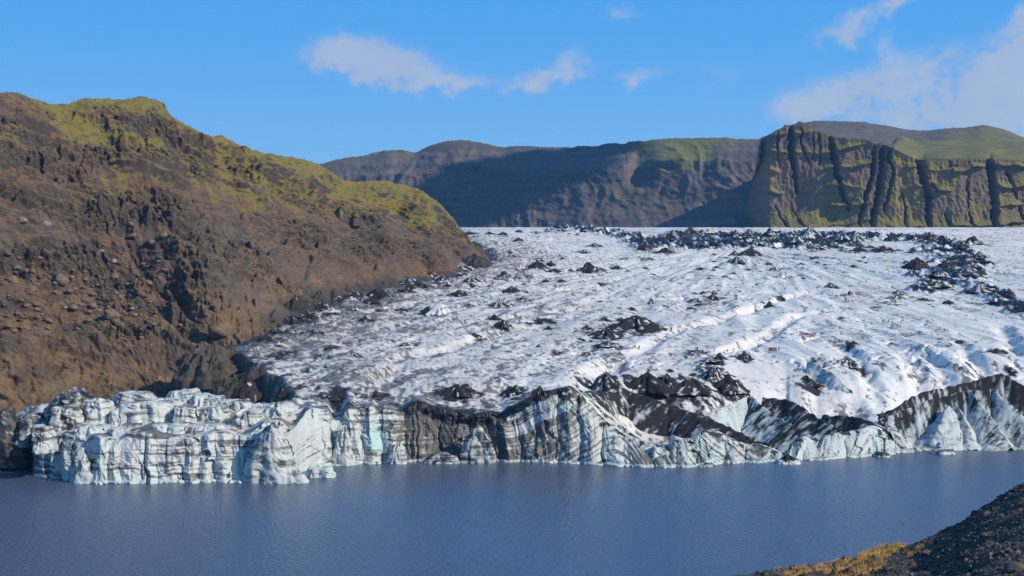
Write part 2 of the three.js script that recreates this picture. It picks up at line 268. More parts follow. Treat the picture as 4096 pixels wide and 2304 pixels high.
// black cones leave loose ash around them: gather them in a coarse table
const cells = new Map();
function noteCone(x, d, r) { const R = r * 2.1, c = [x, d, R]; for (let i = Math.floor((x - R) / 20); i <= Math.floor((x + R) / 20); i++) for (let j = Math.floor((d - 2 * R) / 20); j <= Math.floor((d + 2 * R) / 20); j++) { const k = i * 1000 + j; (cells.get(k) || cells.set(k, []).get(k)).push(c); } }
function apron(x, d) { const l = cells.get(Math.floor(x / 20) * 1000 + Math.floor(d / 20)); if (!l) return 0; let s = 0; for (const c of l) { const qx = (x - c[0]) / c[2], qd = (d - c[1]) / (c[2] * 1.7), q = 1 - Math.hypot(qx, qd); if (q > s) s = q; } return s; }
const coneLists = [
  [1800, 890, 3.22, [890, 235, 110, 40, 1640, 165, 50, 25, 1535, 152, 40, 14, 1740, 108, 110, 30, 1270, 115, 90, 25, 1110, 130, 110, 25, 1430, 112, 130, 30, 1580, 112, 90, 34, 680, 155, 120, 35, 890, 118, 80, 25, 510, 145, 90, 30, 240, 150, 180, 25, 1415, 440, 40, 28, 1450, 465, 60, 25, 820, 440, 80, 25, 770, 385, 60, 25, 1860, 310, 180, 40, 1720, 378, 150, 25, 2270, 460, 150, 40, 2510, 490, 130, 40, 1160, 490, 140, 35, 900, 590, 140, 50, 1120, 585, 230, 90, 1300, 560, 120, 70, 1350, 630, 150, 35, 1550, 625, 80, 30, 1930, 620, 170, 40, 2150, 600, 140, 55, 2290, 630, 60, 22, 700, 690, 150, 65, 860, 715, 80, 35, 640, 722, 180, 30, 1040, 702, 90, 30, 290, 742, 200, 70, 150, 665, 160, 30, 1040, 790, 200, 60, 1230, 772, 120, 40, 1430, 762, 130, 30, 280, 832, 110, 32, 500, 832, 90, 28, 110, 930, 190, 60, 800, 900, 240, 80, 980, 895, 60, 20, 1970, 800, 110, 22, 1870, 877, 40, 20, 930, 1005, 180, 45, 240, 1085, 100, 50, 640, 1092, 250, 90, 730, 1062, 110, 40, 1235, 1070, 70, 20, 1930, 1022, 70, 18, 500, 370, 60, 30, 310, 285, 150, 45]],
  [2500, 890, 3.22, [960, 302, 110, 45, 520, 392, 280, 70, 300, 485, 200, 32, 1150, 420, 85, 25, 1150, 507, 80, 18, 1410, 425, 110, 62, 1300, 464, 90, 25, 1370, 515, 110, 55, 1450, 528, 180, 90, 1250, 534, 90, 22, 1690, 578, 140, 50, 1840, 545, 130, 30, 980, 605, 130, 30, 1180, 578, 80, 22, 1140, 617, 75, 25, 850, 642, 100, 16, 1400, 658, 80, 24, 1080, 728, 65, 30, 1285, 702, 55, 20, 1110, 685, 70, 10, 1700, 798, 60, 20, 1920, 615, 120, 48, 2040, 603, 110, 30, 2110, 600, 90, 20, 2290, 612, 130, 35, 2230, 688, 50, 18, 2295, 728, 65, 30, 1200, 807, 45, 12, 1425, 837, 45, 12, 1475, 892, 50, 18, 905, 922, 90, 25, 1010, 914, 90, 36, 1080, 897, 45, 20, 1140, 918, 80, 40, 1205, 880, 50, 20, 920, 1008, 180, 40, 1060, 1018, 90, 40, 335, 1040, 120, 62, 550, 1077, 80, 20, 975, 1062, 170, 22, 855, 1112, 110, 25, 90, 1118, 90, 28, 2010, 990, 100, 55, 1860, 1088, 130, 78, 1775, 1032, 40, 12, 2270, 540, 90, 25, 2480, 525, 80, 25, 2200, 427, 130, 22, 2470, 463, 170, 28, 2160, 470, 120, 22, 2430, 380, 100, 30, 2480, 328, 140, 35, 2335, 283, 60, 25, 370, 672, 60, 12, 260, 588, 90, 18, 1590, 608, 130, 15, 840, 150, 200, 90, 590, 240, 190, 90, 470, 240, 160, 80, 270, 350, 160, 90, 1400, 200, 150, 70, 1600, 190, 180, 90, 1860, 160, 130, 80, 2200, 280, 180, 80, 2380, 170, 190, 95, 1700, 290, 150, 60, 1080, 130, 160, 50]],
  [3200, 890, 2.875, [210, 292, 130, 30, 410, 292, 180, 35, 155, 337, 90, 25, 640, 268, 180, 50, 680, 340, 220, 65, 810, 292, 130, 35, 960, 335, 250, 65, 480, 333, 80, 25, 1130, 327, 80, 22, 1310, 352, 140, 42, 195, 412, 130, 28, 385, 422, 50, 25, 200, 467, 65, 15, 485, 472, 90, 34, 610, 512, 80, 28, 290, 492, 80, 20, 30, 545, 80, 32, 295, 532, 40, 20, 680, 447, 70, 16, 760, 467, 40, 22, 745, 402, 45, 15, 510, 572, 60, 12, 350, 752, 140, 60, 570, 842, 90, 50, 520, 842, 70, 25, 1140, 812, 150, 45, 1110, 860, 190, 45, 1100, 935, 220, 60, 1410, 892, 140, 30, 1710, 932, 120, 45, 1535, 972, 40, 15, 880, 978, 80, 16, 815, 987, 60, 16, 480, 1102, 90, 24, 1490, 185, 130, 66, 1990, 238, 210, 80, 2060, 422, 120, 58, 2040, 474, 80, 25, 2030, 522, 110, 25, 640, 205, 170, 95, 480, 192, 150, 85, 100, 165, 130, 90, 1050, 205, 150, 60, 1290, 177, 110, 25, 1640, 250, 300, 95, 145, 1142, 30, 20, 2400, 830, 140, 70, 1700, 500, 160, 60, 1860, 290, 150, 70, 1900, 440, 240, 70, 1920, 620, 300, 80, 1560, 620, 170, 60, 1600, 740, 260, 70, 2060, 790, 300, 80, 2240, 900, 260, 80]],
  [2048, 1000, 2.516, [100, 720, 230, 62, 320, 722, 200, 35, 1100, 712, 90, 32, 940, 712, 100, 36, 750, 805, 130, 50, 370, 798, 110, 36, 640, 822, 40, 22, 690, 902, 90, 20, 270, 977, 60, 25, 440, 1037, 110, 25, 950, 975, 240, 42, 770, 1055, 120, 36, 1990, 1125, 180, 30, 1850, 1048, 170, 30, 1410, 1197, 80, 36, 1590, 1217, 70, 26, 1560, 1335, 200, 85]],
  [3072, 1000, 2.516, [390, 1312, 100, 52, 450, 1374, 200, 50, 860, 955, 120, 36, 1940, 928, 100, 30, 2300, 1028, 200, 36, 2440, 1218, 100, 34]],
  [1024, 1000, 2.516, [1530, 332, 200, 62, 1870, 322, 150, 62, 1910, 352, 170, 32, 1100, 512, 120, 50, 990, 602, 90, 40, 960, 505, 130, 52, 1540, 392, 110, 42, 1170, 718, 100, 32, 1240, 612, 60, 22, 1460, 604, 140, 26, 1730, 625, 150, 52, 2170, 372, 90, 26, 2050, 455, 160, 50, 2150, 574, 70, 36, 2160, 842, 50, 20, 2240, 882, 100, 36, 1520, 954, 120, 22, 1000, 1060, 130, 36, 660, 1098, 150, 28, 230, 948, 60, 26, 700, 1190, 50, 32, 2160, 1440, 110, 55, 1920, 1440, 120, 55, 440, 1390, 110, 36, 800, 395, 120, 40, 620, 560, 150, 45, 1420, 310, 90, 40]],
];
const big = [ // single cones that can be picked out: fx, fy base, width, height (4096 px), ash, label
  [2356, 1088, 95, 38, .95, 'largest black ash cone in the middle of the upper glacier'], [3668, 1075, 105, 45, .9, 'largest pointed ash cone left of the dark belt on upper right'],
  [3003, 1023, 72, 30, .95, 'double peaked black cone below the dark belt near the skyline'], [2950, 1054, 58, 28, .85, 'clustered black cone just below the double peaked cone'],
  [2854, 1197, 66, 24, .75, 'white collared black cone, tallest of a cluster in mid glacier'], [3130, 1110, 64, 24, .4, 'white sided cone with dark foot right of mid glacier'],
  [2545, 1318, 185, 52, .88, 'long lumpy black mound above the lower ice slope'], [2420, 1352, 150, 36, .85, 'low black mound with white streaks left of the long lumpy one'],
  [2878, 1438, 48, 27, .95, 'small pointed black cone below the hikers in the ice hollow'], [2978, 1438, 68, 30, .82, 'black cone with white hollow, right of small pointed cone'],
  [2420, 1558, 160, 64, .72, 'tall white streaked ash cone behind the striped cliff peak'], [2590, 1568, 175, 68, .97, 'wide pure black pyramid cone behind the front ridge'],
  [2770, 1572, 175, 52, .82, 'broad black cone right of the black pyramid'], [2915, 1566, 125, 62, .85, 'steep black cone with white patches, last before the streaked ridges'],
  [2860, 1520, 140, 52, .7, 'white and black broken mound above the steep black cone'], [3388, 1464, 96, 40, .62, 'grey faced cone with a black crest on the lower right'],
  [1512, 1190, 100, 36, .95, 'black mound among broken ice near the brown hill'], [1460, 1287, 52, 24, .95, 'black double mound on dirty ice left of mid glacier'],
  [1760, 1256, 85, 40, .35, 'white pyramid of ice with dark streaks on the left ice'], [1978, 1282, 66, 34, .97, 'sharp black cone on the left ice above another'], [2010, 1308, 56, 30, .9, 'ragged black cone just below the sharp one'],
  [2160, 1575, 70, 34, .9, 'black lumpy mound behind the hollow wall, right one'], [1830, 1582, 110, 40, .95, 'broad black mound behind the hollow wall'], [2060, 1578, 90, 36, .8, 'black and white mound left of the striped cliff shoulder'], [1350, 1600, 130, 26, 1, 'flat black ash patch behind the cyan cliff'], [1500, 1592, 90, 24, .9, 'small black ridge mound behind the cyan cliff'], [1130, 1598, 60, 36, .95, 'narrow black wedge behind the tall fin'],
  [2785, 1412, 66, 12, .95, 'long low black ash mound beside standing hikers'],
];
const coneSpots = [[1062, 1368, 70, 26], [1110, 1334, 80, 24], [1168, 1296, 70, 28], [1224, 1266, 90, 26], [1290, 1238, 80, 30], [1352, 1212, 90, 28], [1424, 1190, 80, 26], [1560, 1146, 90, 26], [1640, 1132, 80, 24], [1722, 1116, 90, 28], [1795, 1096, 70, 24], [1846, 1078, 80, 26], [1180, 1330, 60, 16], [1330, 1250, 70, 16], [1480, 1215, 70, 16], [1620, 1170, 70, 16], [1700, 1150, 60, 14], [1120, 1420, 90, 16], [1250, 1330, 80, 14], [1330, 1390, 60, 14]];
for (const [ox, oy, sc, list] of coneLists) for (let i = 0; i < list.length; i += 4) coneSpots.push([ox + list[i] / sc, oy + list[i + 1] / sc, list[i + 2] / sc, list[i + 3] / sc]);
for (const [fx, fy, w] of [...coneSpots, ...big]) { const d = rayG(fx, fy), r = w / 2 / FOC * d; noteCone(PX(fx, d), d + r * .35, r); }
// ash, dust and clean ice on the glacier
function iceColour(x, y, z, nx, ny, nz, o, extra = 0) {
  const d = -z, [p, r] = flow(x, d);
  const clean = .5 + .5 * fbm(x / 60, d / 90, 1.1, 3);
  setc(o, lerp(.66, .77, clean), lerp(.67, .765, clean), lerp(.665, .75, clean));
  const rg = roughAt(x, d);
  const dust = clamp(.5 * rg + .3 * smooth(120, -60, x - .15 * (d - 600)) * smooth(1300, 700, d) + .34 * fbm(p * 34, r * .01, 3.7, 4) + .3 * fbm(x / 22, d / 34, 5.5, 4) + .10);
  mixc(o, .36, .335, .30, clamp(dust * .95));
  // streaks of ash drawn out along the flow, and specks
  const st = noise(p * 150, r * .03, 1.9) * .6 + noise(p * 300, r * .13, 4.4) * .4 + .45 * noise(x / 1.5, d / 2.4, 6.6) + .4 * noise(x / 3.6, d / 6, 2.6);
  const dens = .5 * fbm(x / 50, d / 70, 6.1, 3) + .25 * fbm(p * 22, r * .02, 2.6, 2) + .55 * rg + .30 * smooth(120, -60, x - .15 * (d - 600)) * smooth(1300, 700, d) + .3 * smooth(60, 5, d - rimD(uOf(x, d)));
  const thin = smooth(.33 - .75 * dens - extra * .4, .56 - .75 * dens, st);
  mixc(o, .075, .07, .066, thin * .82);
  const spot = .7 * noise(x / 1.1, d / 1.8, 3.4) + .6 * noise(x / 2.8, d / 4.4, 8.4) + .5 * noise(x / 9, d / 14, 4); mixc(o, .05, .048, .046, smooth(.52 - .6 * dens, .68 - .6 * dens, spot) * .85);
  const mg = 1.1 - (x - hillEdge(d)) / 22; if (mg > 0 && d > 600) mixc(o, .035, .033, .031, smooth(0, .3, mg - .55 + .7 * noise(x / 6, d / 12, 9.9) + .4 * noise(x / 2, d / 3, 3)));
  const ap = apron(x, d); if (ap > 0) mixc(o, .0135, .0132, .0138, smooth(0, .25, ap - .34 + .55 * noise(x / 3.4, d / 5, 2.4) + .4 * noise(x / 1.2, d / 2, 7.4)));
  // fine cracks filled with dirt
  const cr = Math.abs(noise(x / 24 + .4 * noise(x / 7, d / 9, 1), d / 30, 12.5)), cm = smooth(.1, .4, noise(x / 50, d / 60, 3.9));
  mixc(o, .09, .085, .08, smooth(.05, .01, cr) * cm * .7);
  const b = beltAt(x, d);
  if (b > 0) {
    const e = b * 1.25 - .62 + .85 * noise(x / 8, d / 16, 2.9) + .6 * noise(x / 3, d / 7, 7.1) + .25 * noise(x / 1.1, d / 2, 1.1);
    mixc(o, .013, .013, .0135, smooth(.0, .22, e));
  }
  const le = leftEdge(d) - x; if (d < 720 && d > 480 && le > -12) mixc(o, .055, .046, .038, smooth(-.1, .3, (le + 2) / 12 + .75 * noise(x / 5, d / 6, 4) + .4 * noise(x / 1.6, d / 2, 4)));
  if (extra > 0) { const e = extra - .55 + .5 * noise(x / 5, d / 7, 3.3) + .45 * noise(x / 1.6, d / 2.4, 8.1); mixc(o, .0145, .014, .0145, smooth(0, .25, e)); }
}
{
  const U0 = -70, U1 = 1094, NU = 870, ds = [];
  for (let d = 0; ;) { const D = 444 + d; if (D > 2350) break; ds.push(d); d += D < 700 ? 1.25 : D < 1000 ? 2.0 : D < 1400 ? 3.4 : D < 1900 ? 4.6 : 40; }
  const NV = ds.length;
  const g = gridGeo(NU, NV, (i, j, o) => {
    const u = U0 + (U1 - U0) * i / (NU - 1), d = lerp(rimD(u) + 4, 444 + ds[j], smooth(0, 1, clamp(ds[j] / 60)) * 1) ; const dd = Math.max(d, rimD(u) + 4 + ds[j] * .55);
    const x = (u - 512) / 1407 * dd; o[0] = x; o[1] = G(x, dd); o[2] = -dd;
  }, false, (x, y, z, nx, ny, nz, i, j, o) => {
    const u = uOf(x, -z), near = smooth(30, 2, -z - rimD(u));
    const a = near * curve([-40, .9, 30, .4, 60, .05, 260, .1, 300, .45, 400, .8, 500, .75, 560, .6, 800, .45, 880, .5, 1080, .6])(u);
    iceColour(x, y, z, nx, ny, nz, o, a);
  });
  const m = addMesh('glacier', g, M.ice);
  tag(m, 'broad white glacier tongue with ash streaks sloping down to the lagoon', 'glacier', null, 'structure');
}

// ---------------------------------------------------------------- ice front: faces cut into pillars
// pillar edges in u, where the bulge peaks, how far it stands out
const pillars = [
  [33, 49, .6, 2.2], [49, 61, .3, 2.0], [61, 73, .35, 2.6], [73, 88, .2, 1.4], [88, 109, .35, 3.2], [109, 121, .5, 2.0], [121, 147, .7, 1.6], [147, 158, .3, 2.4], [158, 185, .6, 1.4], [185, 200, .5, 2.4], [200, 216, .5, 2.0], [216, 234, .5, 2.4], [234, 248, .4, 1.6], [248, 272, .45, 3.2], [272, 298, .4, 3.6],
  [298, 317, .5, 3.0], [317, 332, .6, 2.6], [332, 350, .4, 2.6], [350, 363, .5, 2.2], [363, 383, .5, 3.0], [383, 404, .45, 3.4], [404, 417, .8, 2.4], [417, 442, .4, 1.4], [442, 470, .5, 1.2], [470, 499, .5, 1.2],
  [499, 520, .3, 2.8], [520, 540, .5, 1.4], [540, 558, .5, 1.6], [558, 580, .5, 1.8], [580, 604, .5, 3.0], [604, 630, .5, 3.4], [630, 655, .5, 3.2], [655, 676, .5, 3.0], [676, 700, .5, 3.4], [700, 724, .5, 2.8], [724, 745, .5, 2.4], [745, 768, .5, 2.2], [768, 789, .5, 1.6], [789, 803, .4, 2.8], [803, 822, .5, 3.0], [822, 846, .5, 2.6], [846, 874, .45, 3.4], [874, 897, .5, 3.2], [897, 926, .5, 2.0], [926, 960, .5, 2], [960, 992, .5, 2], [992, 1080, .5, 2],
];
// stretches of cliff: [first pillar, last pillar, name words]
const tiltAt = curve([-40, 0, 280, .02, 330, -.05, 410, -.05, 500, .0, 520, .32, 600, .5, 700, -.35, 760, -.45, 800, -.2, 870, .3, 920, -.4, 1080, -.5]);
const dirtAt = curve([-40, 1.0, 30, .6, 50, .35, 74, .2, 150, .28, 200, .36, 250, .28, 300, .18, 350, .26, 380, .35, 404, .85, 420, 1.05, 460, 1.0, 496, .95, 505, .85, 540, .72, 580, .5, 620, .42, 700, .5, 760, .45, 800, .22, 870, .2, 920, .45, 1080, .5]);
const capAt = curve([-40, 1, 40, .6, 70, .1, 280, .05, 330, .25, 395, .5, 408, 1, 420, 1.25, 499, 1.2, 520, 1.0, 570, .9, 600, .6, 660, .4, 700, .5, 780, .3, 870, .4, 1080, .5]);
function strata(u, x, y, z) { // dark ash layers, broken along their length
  const tl = tiltAt(u), d = -z, c = y - tl * x + .8 * noise(x / 9, y / 9, 3.1) + .25 * noise(x / 2, y / 3, 9.1);
  const lay = noise(c / .85, x / 34, 4.1) * .75 + noise(c / .36, x / 20, 8.8) * .42 + noise(c / 1.7, x / 12, 3.8) * .35 + .4 * noise(c / 2.6, x / 40, 2.2);
  return lay + .5 * noise(x / 5, y / 6, 6.4) + .3 * noise(x / 1.2, y / .7, 2.6);
}
function faceColour(u, t, x, y, z, o) {
  const q = .5 + .5 * fbm(x / 11, y / 9, 7.7, 3);
  setc(o, lerp(.36, .52, q), lerp(.455, .56, q), lerp(.47, .56, q));
  const teal = smooth(.12, .5, noise(x / 7, y / 16, 1.7) - .1); mixc(o, .34, .54, .57, teal * .75);
  const dz = dirtAt(u);
  mixc(o, .42, .39, .35, clamp(.55 * fbm(x / 5, y / 7, 2.2, 3) + .45 * dz + .05));
  const s = strata(u, x, y, z) + 1.0 * dz - .28;
  mixc(o, .055, .051, .048, smooth(.06, .46, s) * .9);
  // vertical drip streaks of wet ash
  const dr = noise(x / 1.1, y / 14, 5.9) + .6 * noise(x / .5, y / 8, 3.2) + dz * .9 + (u > 404 && u < 500 ? .35 : 0);
  mixc(o, .09, .085, .08, smooth(.75, 1.35, dr) * .7);
  // clean, wave washed foot
  if (y < .7 + .5 * noise(x / 2.5, 1, 3)) mixc(o, .44, .53, .54, .75);
  const cap = capAt(u), top = rimH(u) - y;
  const e = cap - .25 * top + .9 * noise(x / 3.4, y / 1.8, 8.2) + .5 * noise(x / 1, y / .8, 4.2) - .3;
  mixc(o, .0145, .014, .0145, smooth(0, .3, e) * smooth(4.5, 1, top - 3 * cap));
}
const bulgeOf = u => {
  for (const p of pillars) if (u >= p[0] && u <= p[1]) {
    const t = (u - p[0]) / (p[1] - p[0]), a = p[2], k = t < a ? t / a : (1 - t) / (1 - a);
    const edge = Math.min(u - p[0], p[1] - u);
    const e2 = t < .5 ? p[0] : p[1]; return p[3] * .75 * (.35 * Math.sqrt(clamp(k * (2 - k))) + .65 * k) - (.1 + 1.1 * smooth(-.2, .5, noise(e2 * .37, 1.5, 8))) * Math.exp(-((edge / .75) ** 2));
  }
  return 0;
};
// broken faces: every cell of a jittered grid is its own plane; out: [offset, nearness of the crack]
function facets(x, y, k) {
  const X = Math.floor(x), Y = Math.floor(y); let b1 = 9, b2 = 9, val = 0;
  for (let j = -1; j <= 1; j++) for (let i = -1; i <= 1; i++) {
    const cx = X + i, cy = Y + j, h = PERM[(PERM[(cx + k) & 255] + cy) & 255], h2 = PERM[h + 7], h3 = PERM[h2 + 13], h4 = PERM[h3 + 31];
    const px = cx + h / 255, py = cy + h2 / 255, dx = x - px, dy = y - py, q = dx * dx + dy * dy;
    if (q < b1) { b2 = b1; b1 = q; val = (h3 / 255 - .5) + dx * (h4 / 127.5 - 1) * 1.1 + dy * (h / 127.5 - 1) * .6; } else if (q < b2) b2 = q;
  }
  return [val, Math.sqrt(b2) - Math.sqrt(b1)];
}
const FROWS = 104, FUP = 78;
function facePoint(u, j, o) {
  const fd = frontD(u), rd = rimD(u), rh = rimH(u);
  if (j <= FUP) {
    const t = j / FUP, y = lerp(-2.5, rh, t);
    const yy = clamp(y / rh);
    let back = (rd - fd) * Math.pow(yy, 1.25) ;
    const round = 1 - .75 * smooth(.72, 1, yy);
    let x0 = (u - 512) / 1407 * fd;
    let bul = bulgeOf(u + (5.5 * noise(y / 9, x0 / 16, 7.7) + 1.4 * noise(y / 2.5, x0 / 8, 2.7)) * smooth(0, .2, yy)) * (.35 + .65 * (1 - yy * .5)) * round;
    { const wq = .5 * noise(x0 / 3, y / 3, 4), f1 = facets(x0 / 4.2 + .6 * wq + .05 * y, y / 13 + wq, 3), f2 = facets(x0 / 1.7 + .7 * wq, y / 4.2, 91); const fk = u > 499 && u < 620 ? .55 : u > 404 && u < 499 ? .9 : .8; bul += fk * (1.35 * f1[0] - .55 * smooth(.06, .0, f1[1]) * smooth(-.1, .3, noise(x0 / 9, y / 30, 7)) + .38 * f2[0]); }
    bul += .45 * noise(x0 / 7, y / 6, 3) + .18 * noise(x0 / 1.6, y / 1.5, 5.5) + .16 * noise(x0 / .6, y / .6, 2.5) + 1.5 * (ridged(x0 / 7 + .06 * y, y / 22, 8.1, 2) - .5);
    // worn hollow: thin hard layers stand out a little
    bul += .22 * noise(y / .6 - tiltAt(u) * x0 / .6, x0 / 14, 1.1);
    if (y < .9) bul += .8 * smooth(.9, .5, y);
    if (u > 417 && u < 497) { const e = Math.min(u - 417, 497 - u); bul -= 2.4 * smooth(0, 9, e) * smooth(.95, .75, yy); bul += 2.0 * smooth(.3, 0, yy) * (.5 + noise(x0 / 4, y / 3, 4)) * smooth(0, 9, e); }
    const d = Math.max(fd + back - bul, 395);
    o[0] = (u - 512) / 1407 * d; o[1] = y + (yy > .85 ? .25 * noise(x0 / 2.2, d / 2.2, 5) * smooth(.85, 1, yy) : 0); o[2] = -d;
  } else {
    const k = (j - FUP) / (FROWS - 1 - FUP), rnd0 = 1 - .75, b = bulgeOf(u) * (.35 + .65 * .5) * rnd0;
    const q = k * 10, d = rd - b * (1 - k) + q, x = (u - 512) / 1407 * d;
    o[0] = x; o[1] = G(x, Math.max(d, rd)) + .12 * Math.sin(Math.PI * Math.min(1, k * 1.2)) - (k > .8 ? (k - .8) * 4 : 0); o[2] = -d;
  }
}
function faceMesh(name, u0, u1, parent) {
  const nu = Math.max(6, Math.round((u1 - u0) * 1.45) + 1);
  const g = gridGeo(nu, FROWS, (i, j, o) => facePoint(lerp(u0, u1, i / (nu - 1)), j, o), false, (x, y, z, nx, ny, nz, i, j, o) => {
    const u = lerp(u0, u1, i / (nu - 1));
    if (j <= FUP + 4) faceColour(u, j / FUP, x, y, z, o);
    else { const near = smooth(30, 2, -z - rimD(u)); iceColour(x, y, z, nx, ny, nz, o, near * capAt(u) * .85); }
  });
  return addMesh(name, g, M.ice, parent);
}
const cliffs = [
  [0, 14, 'ice_cliff', 'low pale ice cliff with thin level dark bands at the left end of front', 'ice cliff'],
  [15, 20, 'ice_cliff', 'pale cyan ice cliff with upright fins beside the dark hollow wall', 'ice cliff'],
  [21, 24, 'ice_cliff', 'grey brown hollow ice wall under a black ash rim', 'ice cliff'],
  [25, 29, 'ice_cliff', 'tallest peaked ice cliff striped with slanting black ash layers', 'ice cliff'],
  [30, 37, 'ice_cliff', 'low sloping ice foot below the long black ash ridges', 'ice cliff'],
  [38, 43, 'ice_cliff', 'rounded pale ice domes at the water near black topped floes', 'ice cliff'],
  [44, 46, 'ice_cliff', 'low ice edge at water below the tent shaped ice ridges', 'ice cliff'],
];
for (const [a, b, name, label, cat] of cliffs) {
  const g = base(name);
  for (let i = a; i <= b; i++) faceMesh('ice_pillar', pillars[i][0], pillars[i][1], g);
  tag(g, label, cat);
}

// ---------------------------------------------------------------- ridges and mounds standing on the ice
// crest: flat list fx, fy, d; half widths; ash: 0 clean .. 1 black
function ridge(name, label, category, crest, wide, ash, opt = {}) {
  const P = []; for (let i = 0; i < crest.length; i += 3) P.push(pt(crest[i], crest[i + 1], crest[i + 2]));
  const c = new THREE.CatmullRomCurve3(P, false, 'centripetal');
  const L = c.getLength(), ns = clamp(Math.round(L / (opt.step || .6)), 24, 150), nt = opt.nt || 48, mid = P[Math.floor(P.length / 2)].clone();
  const root = opt.root || 'glacier', off = rnd() * 50, sharp = opt.sharp || 1.05;
  const w0 = Array.isArray(wide) ? wide[0] : wide, w1 = Array.isArray(wide) ? wide[1] : wide;   // left of the crest's run, right of it
  const pts = [], tans = []; for (let i = 0; i < ns; i++) { pts.push(c.getPointAt(i / (ns - 1))); const t = c.getTangentAt(i / (ns - 1)); tans.push(t); }
  const g = gridGeo(ns, nt, (i, j, o) => {
    const s = i / (ns - 1), p = pts[i], t = tans[i], l = Math.hypot(t.x, t.z) || 1, lx = -t.z / l, lz = t.x / l;
    const v = j / (nt - 1) * 2 - 1, a = Math.abs(v), side = v < 0 ? w0 : w1;
    const taper = (opt.blunt ? 1 : Math.sqrt(clamp(Math.min(s, 1 - s) * 5 + .12)));
    const ww = side * taper * (1 + .35 * noise(s * L / 9, v > 0 ? 3 : 7, off));
    let x = p.x + lx * v * ww * (v < 0 ? 1 : 1), z = p.z + lz * v * ww;
    const wob = 1.1 * noise(x / 4, z / 4, off); x += wob * a * .8; z += wob * a * .6;
    const floor = opt.water ? -1.2 : Math.max(-1.2, (-z < rimD(uOf(x, -z)) + .5 ? lerp(-1.5, rimH(uOf(x, -z)), smooth(-setback(uOf(x, -z)) - 2, 0, -z - rimD(uOf(x, -z)))) : G(x, -z)) - 1.0);
    const prof = Math.pow(1 - a, sharp);
    let y = lerp(floor, Math.max(p.y, floor + .3), prof);
    const rill = (ridged(s * L / 3.2 + .4 * noise(v * 3, s * 9, off), v * 1.3, off, 3) - .5) * (opt.rill || 1) * 2.1 * a * (1 - a) * 3;
    y += rill + .6 * noise(x / 2.2, z / 2.2, off + 3) * (1 - a * .5) + .16 * noise(x / .8, z / .8, off + 5);
    if (a < .04) y += .3 * noise(s * L / 1.6, 1, off);
    o[0] = x - mid.x; o[1] = y; o[2] = z - mid.z;
  }, false, (x, y, z, nx, ny, nz, i, j, o) => {
    const X = x + mid.x, Z = z + mid.z, v = j / (nt - 1) * 2 - 1, s = i / (ns - 1) * L, u = uOf(X, -Z);
    const aa = Array.isArray(ash) ? (v < 0 ? ash[0] : ash[1]) : ash;
    setc(o, .50, .565, .59); const q = fbm(X / 5, y / 4, Z / 5, 3); mixc(o, .36, .52, .56, clamp(.25 + q)); mixc(o, .42, .39, .36, clamp(.25 + .5 * fbm(X / 3, y / 3, Z / 3 + 9, 3)));
    const tl = opt.tilt ?? .4, cc = y - tl * X, lay = noise(cc / .8, X / 18, Z / 30) * .7 + noise(cc / .33, X / 9, 5) * .5 + .5 * noise(X / 3, y / 3, Z / 3);
    mixc(o, .11, .105, .10, smooth(.2, .9, lay + .1 + (opt.band || 0)) * .8);
    // loose ash sheds in streaks down the sides
    const e = aa * 1.5 - .75 - Math.abs(v) * (opt.fade ?? .45) + .65 * noise(s / 2.4 + v * 1.5, v * 2.2, off) + .6 * noise(s / .9 + v * 2, v * 3.6, off + 2) + .3 * noise(X / .7, y / .7, Z / .7);
    mixc(o, .0135, .0132, .0138, smooth(0, .42, e));
  }, false);
  const m = addMesh(name, g, M.ash); m.position.set(mid.x, 0, mid.z);
  return tag(m, label, category, opt.group);
}
ridge('ash_ridge', 'long black ash ridge running down from the peaked striped cliff to the water', 'ash ridge', [2470, 1556, 520, 2560, 1578, 512, 2700, 1626, 505, 2790, 1655, 498, 2880, 1692, 490, 2980, 1738, 482, 3058, 1770, 476], [15, 11], 1.04, { tilt: -.4, rill: 1.3 });
ridge('ash_ridge', 'ash streaked ridge falling rightward from the peak of the striped cliff', 'ash ridge', [2275, 1548, 486, 2330, 1580, 482, 2400, 1640, 478, 2480, 1700, 474, 2560, 1755, 470, 2640, 1800, 467], [7, 8], .72, { tilt: -.4 });
ridge('ash_ridge', 'black ash ledge joining the striped peak to the long black ridge', 'ash ridge', [2250, 1550, 492, 2340, 1564, 498, 2420, 1566, 505, 2500, 1570, 512], [6, 9], .95, { tilt: 0 });
ridge('ash_ridge', 'black and white streaked ridge with a pale cyan left face', 'ash ridge', [2985, 1580, 520, 3040, 1612, 514, 3100, 1660, 506, 3170, 1702, 497, 3237, 1735, 489, 3275, 1765, 482], [9, 11], [.85, .74], { tilt: -.4 });
ridge('ash_ridge', 'short pale flank of the streaked ridge sloping left with dark foot', 'ash ridge', [2994, 1582, 520, 2930, 1612, 516, 2870, 1642, 510, 2800, 1668, 505], [9, 6], .35, { tilt: -.3 });
ridge('ash_ridge', 'twin black streaked ridge behind the one with pale cyan face', 'ash ridge', [3050, 1588, 528, 3110, 1592, 526, 3170, 1606, 520, 3260, 1662, 508, 3350, 1712, 497], [8, 10], .9, { tilt: -.4 });
ridge('ash_ridge', 'low black ash shoulder above the rounded ice domes', 'ash ridge', [3290, 1658, 515, 3350, 1662, 510, 3420, 1668, 505, 3500, 1695, 498, 3560, 1730, 490], [7, 8], .95, { tilt: 0 });
ridge('ash_ridge', 'highest black ash ridge climbing to the right edge of the front', 'ash ridge', [3480, 1700, 512, 3560, 1650, 516, 3646, 1588, 522, 3720, 1560, 525, 3809, 1541, 528, 3900, 1520, 530, 4015, 1491, 530, 4045, 1510, 528, 4110, 1545, 524, 4180, 1560, 520], [12, 12], .86, { tilt: -.4, band: .15 });
